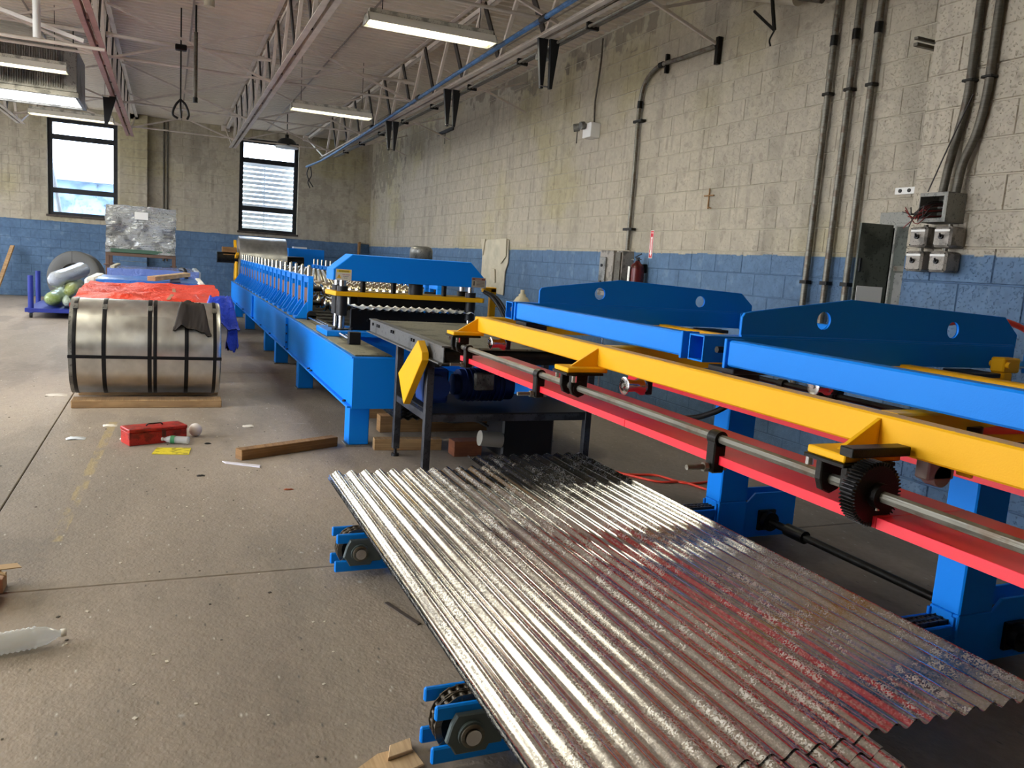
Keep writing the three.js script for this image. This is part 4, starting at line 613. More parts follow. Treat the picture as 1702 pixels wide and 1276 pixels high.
[[-3.44, -3.47, 'left'], [-3.32, -3.38, 'right']].forEach(([z, zb, t]) => conduitRun('pier_conduit', t + ' of two conduits coming down the near pier to the open box', [[px, 4.3, z], [px, 3.0, z], [px, 2.6, z], [px, 2.4, z - 0.03], [px - 0.02, 2.24, zb - 0.01], [px - 0.03, 2.075, zb - 0.02]], 0.024, M.oldconduit, [px, 2.17, z], [B(px - 0.026, 4.246, 2.7, 2.715, z - 0.035, z + 0.035, 0.003)], 'pier conduits'));
one('loose_wire', 'thin dark wire slanting down beside the pier conduits', 'wire', tube([[px - 0.03, 2.62, -3.38], [px - 0.06, 2.36, -3.46], [px - 0.09, 2.08, -3.54]], 0.004, 6), M.wiredark, [px, 2.2, -3.5]);
{ // open junction box with wires
  const b = thing('junction_box', 'open grey electrical box with loose dark red wires spilling out', 'box', [4.15, 1.9, -3.46]), x0 = 4.09, x1 = 4.245, y0 = 1.9, y1 = 2.07, z0 = -3.56, z1 = -3.37, t = 0.006;
  part(b, 'casing', [B(x0, x1, y0, y0 + t, z0, z1, 0.001), B(x0, x1, y1 - t, y1, z0, z1, 0.001), B(x0, x1, y0 + t, y1 - t, z0, z0 + t, 0.001), B(x0, x1, y0 + t, y1 - t, z1 - t, z1, 0.001), B(x1 - t, x1, y0 + t, y1 - t, z0 + t, z1 - t, 0.001), B(x0, x0 + t, y0 + t, y0 + 0.022, z0 + t, z1 - t, 0.001), B(x0, x0 + t, y1 - 0.022, y1 - t, z0 + t, z1 - t, 0.001), B(x0, x0 + t, y0 + 0.022, y1 - 0.022, z1 - 0.026, z1 - t, 0.001)], M.boxgrey);
  for (let i = 0; i < 12; i++) { const z = rr(-3.53, -3.43), y = rr(1.94, 2.03), e = [x0 - rr(0.02, 0.12), rr(1.84, 1.99), z - rr(0.03, 0.14)]; part(b, 'wire', tube([[x1 - 0.02, y, z], [x0, y - 0.02, z - 0.01], [mix(x0, e[0], 0.6), y - rr(0.02, 0.09), z - 0.05], e], 0.0032, 5, 14), i % 2 ? M.wirered : M.wiredark); }
}
[[1.818, -3.565, 'upper left'], [1.818, -3.4, 'upper right'], [1.675, -3.575, 'lower left'], [1.675, -3.41, 'lower right']].forEach(([y, z, t]) => {
  const x0 = 4.12, x1 = 4.245, w = 0.06, b = thing('switch_box', t + ' of four square grey toggle switch boxes on the pier', 'switch', [4.2, y - w, z], 'toggle switch boxes');
  part(b, 'casing', B(x0, x1, y - w, y + w, z - w, z + w, 0.012), M.boxtan); part(b, 'toggle', [C([x0 + 0.001, y, z], [x0 - 0.012, y, z], 0.014, 12), C([x0 - 0.01, y, z], [x0 - 0.03, y + 0.015, z + 0.01], 0.006, 8)], M.black); part(b, 'name_strip', B(x0 - 0.002, x0 + 0.001, y + 0.03, y + 0.042, z - 0.05, z + 0.05, 0.0005), M.white);
  for (const dz of [-0.048, 0.048]) for (const dy of [-0.048, 0.048]) part(b, 'screw', C([x0 - 0.002, y + dy, z + dz], [x0 + 0.001, y + dy, z + dz], 0.004, 6), M.darksteel);
  part(b, 'nipple', C([x0 + 0.06, y + w, z], [x0 + 0.06, y + w + (y > 1.8 ? 0.015 : 0.02), z], 0.013, 10), M.conduit);
});
{ // electrical cabinet with its door swung open
  const c = thing('electrical_cabinet', 'dark green-grey electrical panel with its door hanging open beside the pier', 'cabinet', [4.93, 0.7, -4.3]);
  part(c, 'back_plate', B(4.97, 4.997, 1.2, 2.07, -4.66, -4.0, 0.002), M.boxgrey); part(c, 'casing', [B(4.86, 4.97, 0.7, 1.98, -4.4, -3.9, 0.004)], M.boxgrey); part(c, 'surround', B(4.85, 4.86, 0.72, 1.95, -4.38, -3.92, 0.002), M.cabinet);
  part(c, 'inner_panel', B(4.838, 4.85, 0.9, 1.62, -4.34, -4.0, 0.003), M.tablegrey); part(c, 'breaker', B(4.82, 4.838, 1.25, 1.5, -4.2, -4.05, 0.003), M.black); part(c, 'door_rail', B(4.84, 4.85, 1.63, 1.67, -4.36, -4.0, 0.002), M.conduit);
  const d = part(c, 'door', [bar([4.83, 1.46, -4.4], [4.58, 1.46, -4.46], 0.02, 1.0, 0.003)], M.cabinet); part(d, 'handle', bar([4.61, 1.66, -4.438], [4.59, 1.66, -4.443], 0.02, 0.1, 0.003), M.black); part(d, 'document_sheet', bar([4.8, 1.28, -4.395], [4.6, 1.28, -4.443], 0.004, 0.46, 0.0005), M.paper); part(d, 'hinge', C([4.838, 0.98, -4.4], [4.838, 1.94, -4.4], 0.008, 8), M.darksteel);
}
{ const z = -4.54, c = thing('wall_plate', 'small white switch plate on the block wall left of the pier', 'plate', [4.99, 2.24, z]); part(c, 'plate', B(4.985, 4.998, 2.2, 2.25, z - 0.03, z + 0.15, 0.002), M.white); for (const dz of [0.02, 0.1]) part(c, 'knob', C([4.985, 2.225, z + dz], [4.978, 2.225, z + dz], 0.014, 12), M.darksteel); }
{ // disconnect box beside the bent conduit
  const c = thing('disconnect_box', 'tall grey disconnect box under the bent conduit', 'box', [4.9, 1.28, -8.4]); part(c, 'casing', [B(4.8, 4.997, 1.2, 1.74, -8.66, -8.34, 0.006), B(4.84, 4.997, 1.2, 1.74, -8.34, -8.2, 0.004)], M.boxtan); part(c, 'switch_cover', B(4.775, 4.8, 1.26, 1.66, -8.62, -8.48, 0.006), M.tablegrey); for (const y of [1.36, 1.56]) part(c, 'knob', C([4.775, y, -8.55], [4.762, y, -8.55], 0.018, 12), M.darksteel); part(c, 'side_panel', B(4.82, 4.838, 1.22, 1.72, -8.33, -8.21, 0.002), M.oldconduit);
}
{ // extinguisher and its sign
  const x = 4.88, z = -7.92, e = thing('fire_extinguisher', 'dark red fire extinguisher with white tag hung on the blue wall', 'extinguisher', [x, 1.18, z]);
  part(e, 'cylinder', lathe([[0.001, 0], [0.075, 0.004], [0.08, 0.02], [0.08, 0.36], [0.07, 0.4], [0.035, 0.43], [0.025, 0.45], [0.001, 0.45]], 24).translate(x, 1.18, z), M.darkred);
  part(e, 'valve', [C([x, 1.62, z], [x, 1.67, z], 0.022, 12), bar([x - 0.02, 1.67, z - 0.03], [x - 0.02, 1.71, z + 0.1], 0.015, 0.008), bar([x - 0.02, 1.66, z - 0.01], [x - 0.02, 1.645, z + 0.1], 0.015, 0.008)], M.black);
  part(e, 'gauge', C([x - 0.03, 1.64, z - 0.035], [x - 0.045, 1.64, z - 0.05], 0.016, 12), M.chrome); part(e, 'tag', bar([x - 0.083, 1.47, z - 0.062], [x - 0.098, 1.47, z + 0.005], 0.003, 0.19, 0.0005), M.paper); part(e, 'name_label', new THREE.CylinderGeometry(0.0812, 0.0812, 0.13, 20, 1, true, Math.PI * 1.1, 1.1).translate(x, 1.33, z), M.cream); part(e, 'hanger', B(x + 0.07, 4.997, 1.5, 1.6, z - 0.02, z + 0.02, 0.003), M.darksteel);
  const can = document.createElement('canvas'); can.width = 96; can.height = 480; const k = can.getContext('2d'); k.fillStyle = '#f2e8e2'; k.fillRect(0, 0, 96, 480); k.fillStyle = '#c8202c'; k.fillRect(7, 7, 82, 466); k.fillStyle = '#f2e8e2'; k.beginPath(); k.moveTo(28, 110); k.lineTo(68, 110); k.lineTo(68, 385); k.lineTo(82, 385); k.lineTo(48, 455); k.lineTo(14, 385); k.lineTo(28, 385); k.fill(); k.font = 'bold 30px sans-serif'; k.textAlign = 'center'; k.fillText('FIRE', 48, 50); k.fillStyle = '#c8202c'; k.font = 'bold 28px sans-serif'; k.save(); k.translate(38, 245); k.rotate(Math.PI / 2); k.fillText('EXTINGUISHER', 0, 0); k.restore();
  const t = new THREE.CanvasTexture(can); t.colorSpace = THREE.SRGBColorSpace; const s = thing('extinguisher_sign', 'narrow red and white arrow sign above the fire extinguisher', 'sign', [4.99, 1.67, -7.83]);
  part(s, 'backing', B(4.993, 4.998, 1.67, 1.98, -7.885, -7.815, 0.0005), M.white); const g = new THREE.PlaneGeometry(0.068, 0.305).rotateY(-Math.PI / 2).translate(4.9925, 1.825, -7.85); part(s, 'print', g, S(0xffffff, 0.6, 0, { map: t }), undefined, true);
}
{ // torn cardboard sheet on the wall
  const c = thing('torn_board', 'torn cream board hung on the wall half over the blue paint', 'board', [4.97, 1.0, -12.5]); part(c, 'sheet', poly([[-13.1, 1.03], [-12.08, 1.0], [-12.06, 1.38], [-11.96, 1.52], [-12.0, 1.88], [-12.1, 1.9], [-12.9, 1.89], [-13.15, 1.82], [-13.12, 1.6]], 0.02, 'zy', 4.968, 0.003), M.cream);
  for (const q of [poly([[-12.6, 1.42], [-12.45, 1.4], [-12.4, 1.18], [-12.58, 1.24]], 0.012, 'zy', 4.945, 0.002), poly([[-13.18, 1.9], [-12.98, 1.9], [-13.05, 1.62]], 0.014, 'zy', 4.948, 0.002), poly([[-12.3, 1.9], [-12.02, 1.9], [-12.0, 1.62], [-12.2, 1.5]], 0.014, 'zy', 4.942, 0.002)]) part(c, 'torn_flap', q, S(0xbdb39c, 0.85));
}
{ // emergency light
  const y = 3.24, z = -9.4, c = thing('emergency_light', 'small white emergency light box with two lamp heads high on the wall', 'light', [4.9, y - 0.09, z]); part(c, 'box', B(4.86, 4.997, y - 0.09, y + 0.09, z - 0.1, z + 0.12, 0.006), M.white); part(c, 'lamp_head', [C([4.84, y + 0.06, z - 0.03], [4.79, y + 0.05, z - 0.03], 0.05, 18), C([4.86, y + 0.06, z - 0.2], [4.8, y + 0.05, z - 0.24], 0.05, 18)], M.boxgrey); part(c, 'arm', [bar([4.86, y + 0.06, z - 0.1], [4.86, y + 0.06, z - 0.2], 0.015, 0.015), C([4.84, y + 0.04, z - 0.21], [4.84, y - 0.14, z - 0.21], 0.006, 6)], M.darksteel);
  conduitRun('lamp_cable', 'thin dark cable dropping from the deck to the emergency light', [[wx, 4.35, -9.33], [wx, 4.1, -9.33], [wx, 3.85, -9.36], [wx + 0.01, 3.6, -9.42], [wx + 0.01, 3.34, -9.4]], 0.012, M.oldconduit, [wx, 3.34, -9.4]);
}
[[4.98, 2.28, -6.85, 'small rusty cross-shaped anchor on the cream wall']].forEach(([x, y, z, l]) => one('wall_anchor', l, 'anchor', [bar([x, y - 0.1, z], [x, y + 0.1, z], 0.012, 0.012), bar([x, y + 0.03, z - 0.08], [x, y + 0.03, z + 0.08], 0.012, 0.012), bar([x, y - 0.08, z], [x - 0.02, y - 0.1, z + 0.08], 0.01, 0.01)], M.oldwood, [x, y, z]));
one('wall_anchor', 'black anchor strap high on the wall near the far corner', 'anchor', [bar([4.97, 3.98, -16.0], [4.97, 3.99, -15.1], 0.02, 0.07), bar([4.97, 3.98, -15.6], [4.97, 3.75, -15.6], 0.012, 0.012)], M.black, [4.97, 3.98, -15.6]);
one('wall_anchor', 'thin slotted bracket near the top of the pier', 'anchor', [B(4.2, 4.998, 2.98, 3.0, -3.83, -3.8, 0.001), B(4.2, 4.998, 3.02, 3.035, -3.83, -3.8, 0.001)].map((g) => g.translate(0, 0, -0.03)), M.oldconduit, [4.9, 2.98, -3.85]);
{ // horn clamp on a beam near the top
  const c = thing('beam_clamp', 'rusty clamp and hook hanging from a wall pipe at the top', 'clamp', [4.8, 3.7, -6.0]); part(c, 'duct', C([4.74, 4.2, -6.75], [4.86, 3.88, -5.72], 0.075, 20), S(0xb9b09c, 0.7), 'cream painted duct'); part(c, 'pipe', C([4.86, 3.88, -5.72], [4.9, 3.8, -5.48], 0.03, 12), M.oldconduit); part(c, 'hook', [bar([4.75, 4.0, -5.95], [4.75, 3.62, -5.85], 0.03, 0.02), bar([4.75, 3.85, -6.15], [4.75, 3.62, -5.85], 0.02, 0.02), tube([[4.75, 3.62, -5.85], [4.75, 3.55, -5.9], [4.75, 3.5, -5.88]], 0.008, 6)], M.darksteel); part(c, 'saddle', C([4.8, 3.95, -5.68], [4.8, 3.95, -5.6], 0.06, 14), M.tablegrey);
}
// ================================================================ BEHIND THE ROLL FORMER
{
  const y = 1.22, z = -19.4, c = thing('decoiler', 'bright steel coil on a yellow decoiler at the far end of the line', 'coil', [2.0, 0, z]);
  part(c, 'steel_coil', [C([1.45, y, z], [2.47, y, z], 0.5, 48)], M.coilzinc); part(c, 'mandrel', C([1.0, y, z], [2.9, y, z], 0.12, 20), M.darksteel); part(c, 'stand', [poly([[z - 0.35, 0], [z + 0.35, 0], [z + 0.12, y], [z - 0.12, y]], 0.12, 'zy', 2.62, 0.01), B(1.2, 2.8, 0, 0.1, z - 0.4, z + 0.4, 0.01)], M.blue);
  for (const a of [0.2, 2.3, 4.4]) part(c, 'retaining_arm', bar([1.4, y, z], [1.4, y + 0.52 * Math.sin(a), z + 0.52 * Math.cos(a)], 0.06, 0.06), M.yellow); part(c, 'pressure_block', [B(1.12, 1.4, 1.15, 1.3, -19.5, -19.3, 0.01), B(1.1, 1.4, 1.34, 1.46, -19.48, -19.32, 0.01)], M.oldwood);
}
{ const c = thing('control_cabinet', 'blue cabinet with papers on top behind the roller stands', 'cabinet', [3.1, 0, -20.6]); part(c, 'body', B(2.68, 3.55, 0.0, 1.535, -21.0, -20.4, 0.01), M.blue); part(c, 'papers', [B(2.82, 3.14, 1.535, 1.575, -20.8, -20.5, 0.002)], M.paper); part(c, 'tray', B(3.22, 3.5, 1.535, 1.55, -20.8, -20.5, 0.002), M.chrome); }
{ const c = thing('motor_housing', 'grey rounded motor cover rising behind the cutter', 'motor', [3.43, 0, -11.6]); part(c, 'cover', lathe([[0.001, 1.66], [0.1, 1.66], [0.15, 1.64], [0.168, 1.6], [0.17, 1.47], [0.001, 1.47]], 28).translate(3.43, 0.01, -11.6), M.tablegrey); part(c, 'body', C([3.43, 0.3, -11.6], [3.43, 1.48, -11.6], 0.15, 24), M.black); part(c, 'base', B(3.27, 3.6, 0, 0.3, -11.8, -11.4, 0.01), M.blue); }
one('timber_offcut', 'dark old board standing in the far right corner', 'board', bar([4.62, 0, -21.6], [4.7, 1.82, -21.75], 0.2, 0.04), M.oldwood, [4.62, 0, -21.6]);
one('gas_bottle', 'cream gas bottle neck showing behind the blue upper frame', 'bottle', lathe([[0.001, 0], [0.11, 0.005], [0.115, 0.04], [0.115, 1.05], [0.1, 1.12], [0.06, 1.18], [0.04, 1.19], [0.04, 1.21], [0.022, 1.22], [0.022, 1.26], [0.001, 1.26]], 24).translate(3.52, -0.03, -8.0), M.cream, [3.52, 0, -8.0]);
// ================================================================ COILS AND STORED GOODS ON THE LEFT
{
  const R = 0.43, y = 0.5, z = -8.2, x0 = -0.79, x1 = 0.45, c = thing('steel_coil', 'strapped galvanised steel coil on a wooden skid in the foreground', 'coil', [-0.17, 0, z]);
  const prof = [[0.001, x0 + 0.01], [0.22, x0 + 0.01], [0.22, x0], [R - 0.012, x0], [R, x0 + 0.012]]; for (let i = 1; i < 40; i++) prof.push([R + 0.002 * (vn(i * 0.9, 0, 99, 5) - 0.5), mix(x0 + 0.012, x1 - 0.012, i / 40)]); prof.push([R, x1 - 0.012], [R - 0.012, x1], [0.22, x1], [0.22, x1 - 0.01], [0.001, x1 - 0.01]);
  const g = lathe(prof, 64); g.rotateZ(-Math.PI / 2); g.translate(0, y, z); part(c, 'wound_sheet', g, M.coilzinc);
  for (const [xa, w, m] of [[-0.745, 0.03, 0], [-0.515, 0.034, 0], [-0.15, 0.034, 0], [-0.105, 0.03, 0], [0.155, 0.034, 0], [0.395, 0.03, 0]]) { const pr = lathe([[R + 0.002, -w / 2], [R + 0.005, -w / 2], [R + 0.005, w / 2], [R + 0.002, w / 2]], 64); pr.rotateZ(-Math.PI / 2); pr.translate(xa, y, z); part(c, 'strap', pr, M.strap, 'black steel strap'); }
  part(c, 'cross_strap', [bar([x0 - 0.004, 0.45, z + 0.4315], [x1 + 0.004, 0.45, z + 0.4315], 0.006, 0.028, 0.001)], M.strap);
  for (const xa of [-0.515, -0.15, 0.395, -0.745]) part(c, 'strap_seal', bar([xa, y + 0.39, z + 0.2], [xa, y + 0.355, z + 0.258], 0.042, 0.012, 0.002), M.tablegrey, 'crimped metal seal');
  for (const dz of [0.3, -0.3]) part(c, 'skid_board', B(x0 + 0.02, x1 + 0.01, 0.0, 0.07, z + dz - 0.1 + (dz > 0 ? 0.05 : 0), z + dz + 0.1 + (dz > 0 ? 0.05 : 0), 0.006), M.wood);
  part(c, 'edge_guard', [lathe([[R + 0.001, 0], [R + 0.003, 0], [R + 0.003, 0.05], [R + 0.001, 0.05]], 64).rotateZ(-Math.PI / 2).translate(x0, y, z)], M.tablegrey);
}
function cloth(cx, cz, sx, sz, top, drop, seed, n = 34, fold = 1.2) {        // draped sheet: height field with folds that hangs at its edges
  const g = new THREE.PlaneGeometry(1, 1, n, n); g.rotateX(-Math.PI / 2); const p = g.attributes.position;
  for (let i = 0; i < p.count; i++) { const u = p.getX(i) * 2, v = p.getZ(i) * 2, a = fbm((u + 1) / 4, (v + 1) / 4, 9, seed, 4), b = fbm((u + 1) / 4, (v + 1) / 4, 5, seed + 3, 3); const r = Math.max(Math.abs(u), Math.abs(v)); p.setXYZ(i, cx + sx * u * (1 + 0.1 * (b - 0.5)), top + 0.1 * (a - 0.5) * fold - drop * ss(0.55, 1.0, r) * (0.7 + 0.8 * b), cz + sz * v * (1 + 0.12 * (a - 0.5))); }
  g.computeVertexNormals(); const pos2 = g.clone(); pos2.translate(0, -0.006, 0); const q = pos2.index.array; for (let i = 0; i < q.length; i += 3) { const t = q[i]; q[i] = q[i + 1]; q[i + 1] = t; } return [g, pos2];
}
one('work_glove_rag', 'crumpled dark brown rag draped over the top of the foreground coil', 'rag', cloth(0.2, -7.95, 0.16, 0.17, 0.935, 0.2, 731, 40, 0.8), S(0x2e2620, 0.85), [0.2, 0.9, -7.92]);
{ const c = thing('blue_jacket', 'royal blue cloth draped behind the right end of the foreground coil', 'cloth', [0.5, 0.5, -8.9]); part(c, 'body', cloth(0.49, -8.72, 0.18, 0.2, 0.95, 0.26, 711, 36, 1.5), M.royal); part(c, 'tail', cloth(0.6, -8.6, 0.06, 0.08, 0.72, 0.22, 719, 20, 1.0), M.royal); }
{ // second coil under orange-red plastic
  const y = 0.48, z = -10.0, R = 0.4, c = thing('covered_coil', 'coil covered with bright orange-red plastic sheet behind the steel coil', 'coil', [-0.15, 0, z]);
  const g = new THREE.BoxGeometry(1.4, 1, 2.5, 60, 1, 60); const p = g.attributes.position;
  for (let i = 0; i < p.count; i++) { const x = p.getX(i), zz = p.getZ(i), up = p.getY(i) > 0, a = fbm((x + 1) / 4, (zz + 1.2) / 4, 12, 721, 4), b = fbm((x + 1) / 4, (zz + 1.2) / 4, 5, 725, 3); const w = 0.94 + 0.1 * b; p.setXYZ(i, -0.17 + x * w + 0.03 * (a - 0.5), up ? 0.9 + 0.1 * (a - 0.5) + 0.06 * (b - 0.5) + 0.05 * ss(0.9, -0.8, zz) - 0.05 * ss(0.8, 1.25, Math.abs(zz)) : 0.76 + 0.06 * a, z + zz * (up ? 0.98 : 0.96)); }
  g.computeVertexNormals(); part(c, 'plastic_cover', g, M.tarp); part(c, 'binding', [bar([0.06, 0.93, z - 0.85], [0.06, 0.93, z + 0.3], 0.035, 0.006, 0.001), bar([0.06, 0.93, z + 0.3], [0.0, 0.9, z + 1.1], 0.035, 0.006, 0.001)], S(0xb98c6c, 0.5)); for (const dz of [-0.6, 0.6]) part(c, 'inner_coil', C([-0.8, 0.46, z + dz], [0.44, 0.46, z + dz], R, 40), M.coilzinc); for (const dz of [-0.75, -0.45, 0.45, 0.75]) part(c, 'skid', B(-0.82, 0.46, 0, 0.08, z + dz - 0.07, z + dz + 0.07, 0.004), M.wood);
}
function wrapped(name, label, x0, x1, y1, z0, z1, m, seed, amp = 0.02, skid = true) {
  const c = thing(name, label, 'bundle', [(x0 + x1) / 2, 0, (z0 + z1) / 2]); const g = new THREE.BoxGeometry(x1 - x0, y1 - 0.1, z1 - z0, 30, 14, 30), p = g.attributes.position;
  for (let i = 0; i < p.count; i++) { const x = p.getX(i), y = p.getY(i), zz = p.getZ(i), a = fbm((x + 2) / 6, (y + zz + 3) / 8, 22, seed, 3) - 0.5, f = 1 + 0.0 * a; p.setXYZ(i, (x0 + x1) / 2 + x * f + amp * a, 0.1 + (y1 - 0.1) / 2 + y + amp * a * 1.4, (z0 + z1) / 2 + zz + amp * a); }
  g.computeVertexNormals(); part(c, 'film', g, m); if (skid) for (const z of [mix(z0, z1, 0.15), mix(z0, z1, 0.85)]) part(c, 'skid', B(x0, x1, 0, 0.1, z - 0.06, z + 0.06, 0.004), M.wood); return c;
}
{ const c = wrapped('film_bundle', 'blue film wrapped bundle with white ends behind the orange-red cover', -0.97, 0.44, 0.94, -13.4, -11.8, M.bluefilm, 731); for (const q of [B(-1.0, -0.86, 0.12, 0.955, -13.42, -11.78, 0.03), B(0.36, 0.47, 0.12, 0.955, -13.42, -11.78, 0.03)]) part(c, 'end_wrap', q, M.paper, 'white end wrapping'); part(c, 'dark_band', B(0.02, 0.15, 0.935, 0.958, -13.42, -11.77, 0.003), S(0x3b4668, 0.5)); }
{ const c = wrapped('film_bundle', 'dull violet-blue film wrapped bundle farthest back in front of the crate', -0.88, 0.46, 1.02, -15.9, -14.2, M.palefilm, 741); part(c, 'edge_board', B(-0.84, -0.78, 1.01, 1.05, -15.9, -14.2, 0.004), M.cream); part(c, 'end_wrap', B(0.38, 0.49, 0.12, 1.04, -15.92, -14.2, 0.03), S(0xa9b2ba, 0.3)); part(c, 'hanging_band', tube([[0.18, 1.05, -14.3], [0.24, 1.04, -14.16], [0.27, 0.9, -14.15], [0.27, 0.75, -14.15]], 0.03, 8), M.strap, 'dark curved band'); }
one('timber_beam', 'pale wooden beam lying across the orange-red and blue bundles', 'timber', bar([-0.2, 1.0, -11.3], [0.26, 1.005, -13.3], 0.1, 0.06, 0.004), M.palewood, [0, 1.0, -11.9]);
{ // shrink-wrapped crate on a steel stand
  const c = thing('wrapped_crate', 'big shrink-wrapped crate with a white paper, raised on a rusty stand', 'crate', [-0.45, 0, -16.5]), x0 = -1.03, x1 = 0.12, y0 = 1.26, y1 = 2.06, z0 = -17.1, z1 = -16.1, g = new THREE.BoxGeometry(x1 - x0, y1 - y0, z1 - z0, 40, 34, 20), p = g.attributes.position;
  for (let i = 0; i < p.count; i++) { const x = p.getX(i), y = p.getY(i), zz = p.getZ(i), a = fbm((x + 2) / 8, (y + 2) / 5, 26, 751, 4) - 0.5, b = fbm((y + 3) / 6, (zz + x + 4) / 9, 30, 757, 3) - 0.5; p.setXYZ(i, (x0 + x1) / 2 + x + 0.05 * b, (y0 + y1) / 2 + y + (y > 0.3 ? 0.05 * a : 0) - (y < -0.35 ? 0.03 : 0), (z0 + z1) / 2 + zz + 0.07 * a); }
  g.computeVertexNormals(); part(c, 'wrapping', g, M.wrap); part(c, 'paper_note', bar([-0.56, 1.9, z1 + 0.035], [-0.34, 1.9, z1 + 0.035], 0.004, 0.13, 0.0005), M.paper); part(c, 'green_goods', B(-0.95, 0.04, 1.23, 1.3, z0 + 0.05, z1 + 0.01, 0.01), S(0x3d5c48, 0.6));
  part(c, 'stand', [B(x0, x1, 1.17, 1.225, z1 - 0.06, z1, 0.004), B(x0, x1, 1.17, 1.225, z0, z0 + 0.06, 0.004), B(x0, x0 + 0.06, 1.17, 1.225, z0 + 0.06, z1 - 0.06, 0.004), B(x1 - 0.06, x1, 1.17, 1.225, z0 + 0.06, z1 - 0.06, 0.004)], S(0x6b5446, 0.7, 0.3)); for (const x of [x0 + 0.03, x1 - 0.03]) for (const z of [z0 + 0.03, z1 - 0.03]) part(c, 'post', [B(x - 0.03, x + 0.03, 0, 1.17, z - 0.03, z + 0.03, 0.004), B(x - 0.06, x + 0.06, 1.0, 1.02, z - 0.06, z + 0.06, 0.003)], S(0x6b5446, 0.7, 0.3));
}
{ // big tyre leaning back
  const y = 0.58, c = thing('truck_tyre', 'large worn truck tyre standing behind the fabric rolls', 'tyre', [-1.8, 0, -19.5]); const prof = [[0.3, -0.13], [0.36, -0.15], [0.48, -0.155], [0.535, -0.14], [0.555, -0.12]]; for (let i = 0; i <= 8; i++) { const x = -0.11 + i * 0.0275; prof.push([0.565 - (i % 2 ? 0.012 : 0), x]); } prof.push([0.555, 0.12], [0.535, 0.14], [0.48, 0.155], [0.36, 0.15], [0.3, 0.13]);
  const g = lathe(prof, 40), g2 = lathe([[0.3, 0.13], [0.29, 0.06], [0.29, -0.06], [0.3, -0.13]], 40); for (const q of [g, g2]) { q.rotateX(Math.PI / 2 - 0.12); q.rotateY(-0.35); q.translate(-1.8, y, -19.5); } part(c, 'tread', [g, g2], S(0x4c4b48, 0.6, 0, bump('fine', 6, 0.003))); part(c, 'strap', bar([-1.86, 1.15, -19.3], [-1.86, 0.82, -19.26], 0.025, 0.006, 0.001), M.strap);
}
{ // blue post cart with rolled fabric
  const c = thing('post_cart', 'low flat cart with dark blue corner posts carrying the wrapped rolls', 'cart', [-1.7, 0, -17.2]); for (const [x, z] of [[-2.21, -16.25], [-2.36, -18.3], [-1.2, -16.25], [-1.2, -18.3]]) { part(c, 'post', C([x, 0.09, z], [x, x < -2 ? 0.74 : 0.3, z], 0.045, 16), M.navy); part(c, 'wheel', C([x - 0.02, 0.05, z], [x + 0.02, 0.05, z], 0.05, 14), M.rubber); }
  part(c, 'deck', [B(-2.3, -1.1, 0.1, 0.17, -18.3, -16.2, 0.006)], M.navy);
}
[[-1.92, 0.31, 0.13, 0x9db04a, 'wrapped fabric roll with yellow-green core, lowest left on the cart'], [-1.66, 0.285, 0.105, 0xb9bfa0, 'wrapped pale fabric roll, lowest right on the cart'], [-1.62, 0.5, 0.125, 0xa8b254, 'wrapped fabric roll with yellow-green core lying on top right of the cart'], [-1.88, 0.66, 0.14, 0xb9bcc4, 'grey-white plastic wrapped roll lying highest on the cart']].forEach(([x, y, r, col, l], i) => {
  const z1 = -16.4 + 0.05 * i, c = thing('fabric_roll', l, 'roll', [x, y - r, -17], 'wrapped rolls on the cart'), pr = [[0.001, 0]]; for (let k = 0; k <= 16; k++) pr.push([r * (0.94 + 0.1 * hash(k, i, 5)) * Math.min(1, 0.55 + k * 0.25), 0.01 + k * 0.09]); pr.push([0.001, 1.5]);
  const g = lathe(pr, 22); g.rotateX(-Math.PI / 2 + (i === 3 ? 0.12 : 0.02)); g.rotateY(i === 3 ? -0.25 : 0); g.translate(x, y, z1); part(c, 'fabric', g, S(col, 0.35, 0, bump('crinkle', 3, 0.01)));
  const w = lathe(pr.map((q) => [q[0] * 1.04, q[1] - 0.01]), 22); w.rotateX(-Math.PI / 2 + (i === 3 ? 0.12 : 0.02)); w.rotateY(i === 3 ? -0.25 : 0); w.translate(x, y, z1 + 0.004); part(c, 'wrap', w, M.clear);
});
one('leaning_board', 'tan wooden board leaning on the back wall at the left edge', 'board', bar([-3.62, 0, -21.4], [-3.3, 1.15, -21.75], 0.12, 0.03, 0.003), M.wood, [-3.62, 0, -21.4]);
// ================================================================ ON THE FLOOR
{
  const a = Math.atan2(0.19, 0.35) * -1, c = thing('toolbox', 'red metal toolbox with top handle on the open floor', 'toolbox', [-0.09, 0, -6.42]); const t = new THREE.Group();
  const turn = (g) => { g.rotateY(0.38); g.translate(-0.09, 0, -6.43); return g; };
  part(c, 'body', turn(B(-0.21, 0.21, 0.0, 0.094, -0.085, 0.085, 0.004)), M.toolred); const lid = part(c, 'lid', [turn(B(-0.214, 0.214, 0.094, 0.122, -0.089, 0.089, 0.006))], M.toolred); part(lid, 'handle', [turn(tube([[-0.06, 0.122, 0], [-0.05, 0.135, 0.005], [0, 0.138, 0.008], [0.05, 0.135, 0.005], [0.06, 0.122, 0]], 0.005, 8))], M.black); part(c, 'hasp', turn(B(0.02, 0.05, 0.05, 0.105, 0.089, 0.096, 0.002)), M.darkred);
}
one('white_ball', 'round white foam ball resting behind the right end of the toolbox', 'ball', ball(0.2, 0.05, -6.58, 0.05, 20), S(0xe9dfda, 0.7), [0.2, 0, -6.58]);
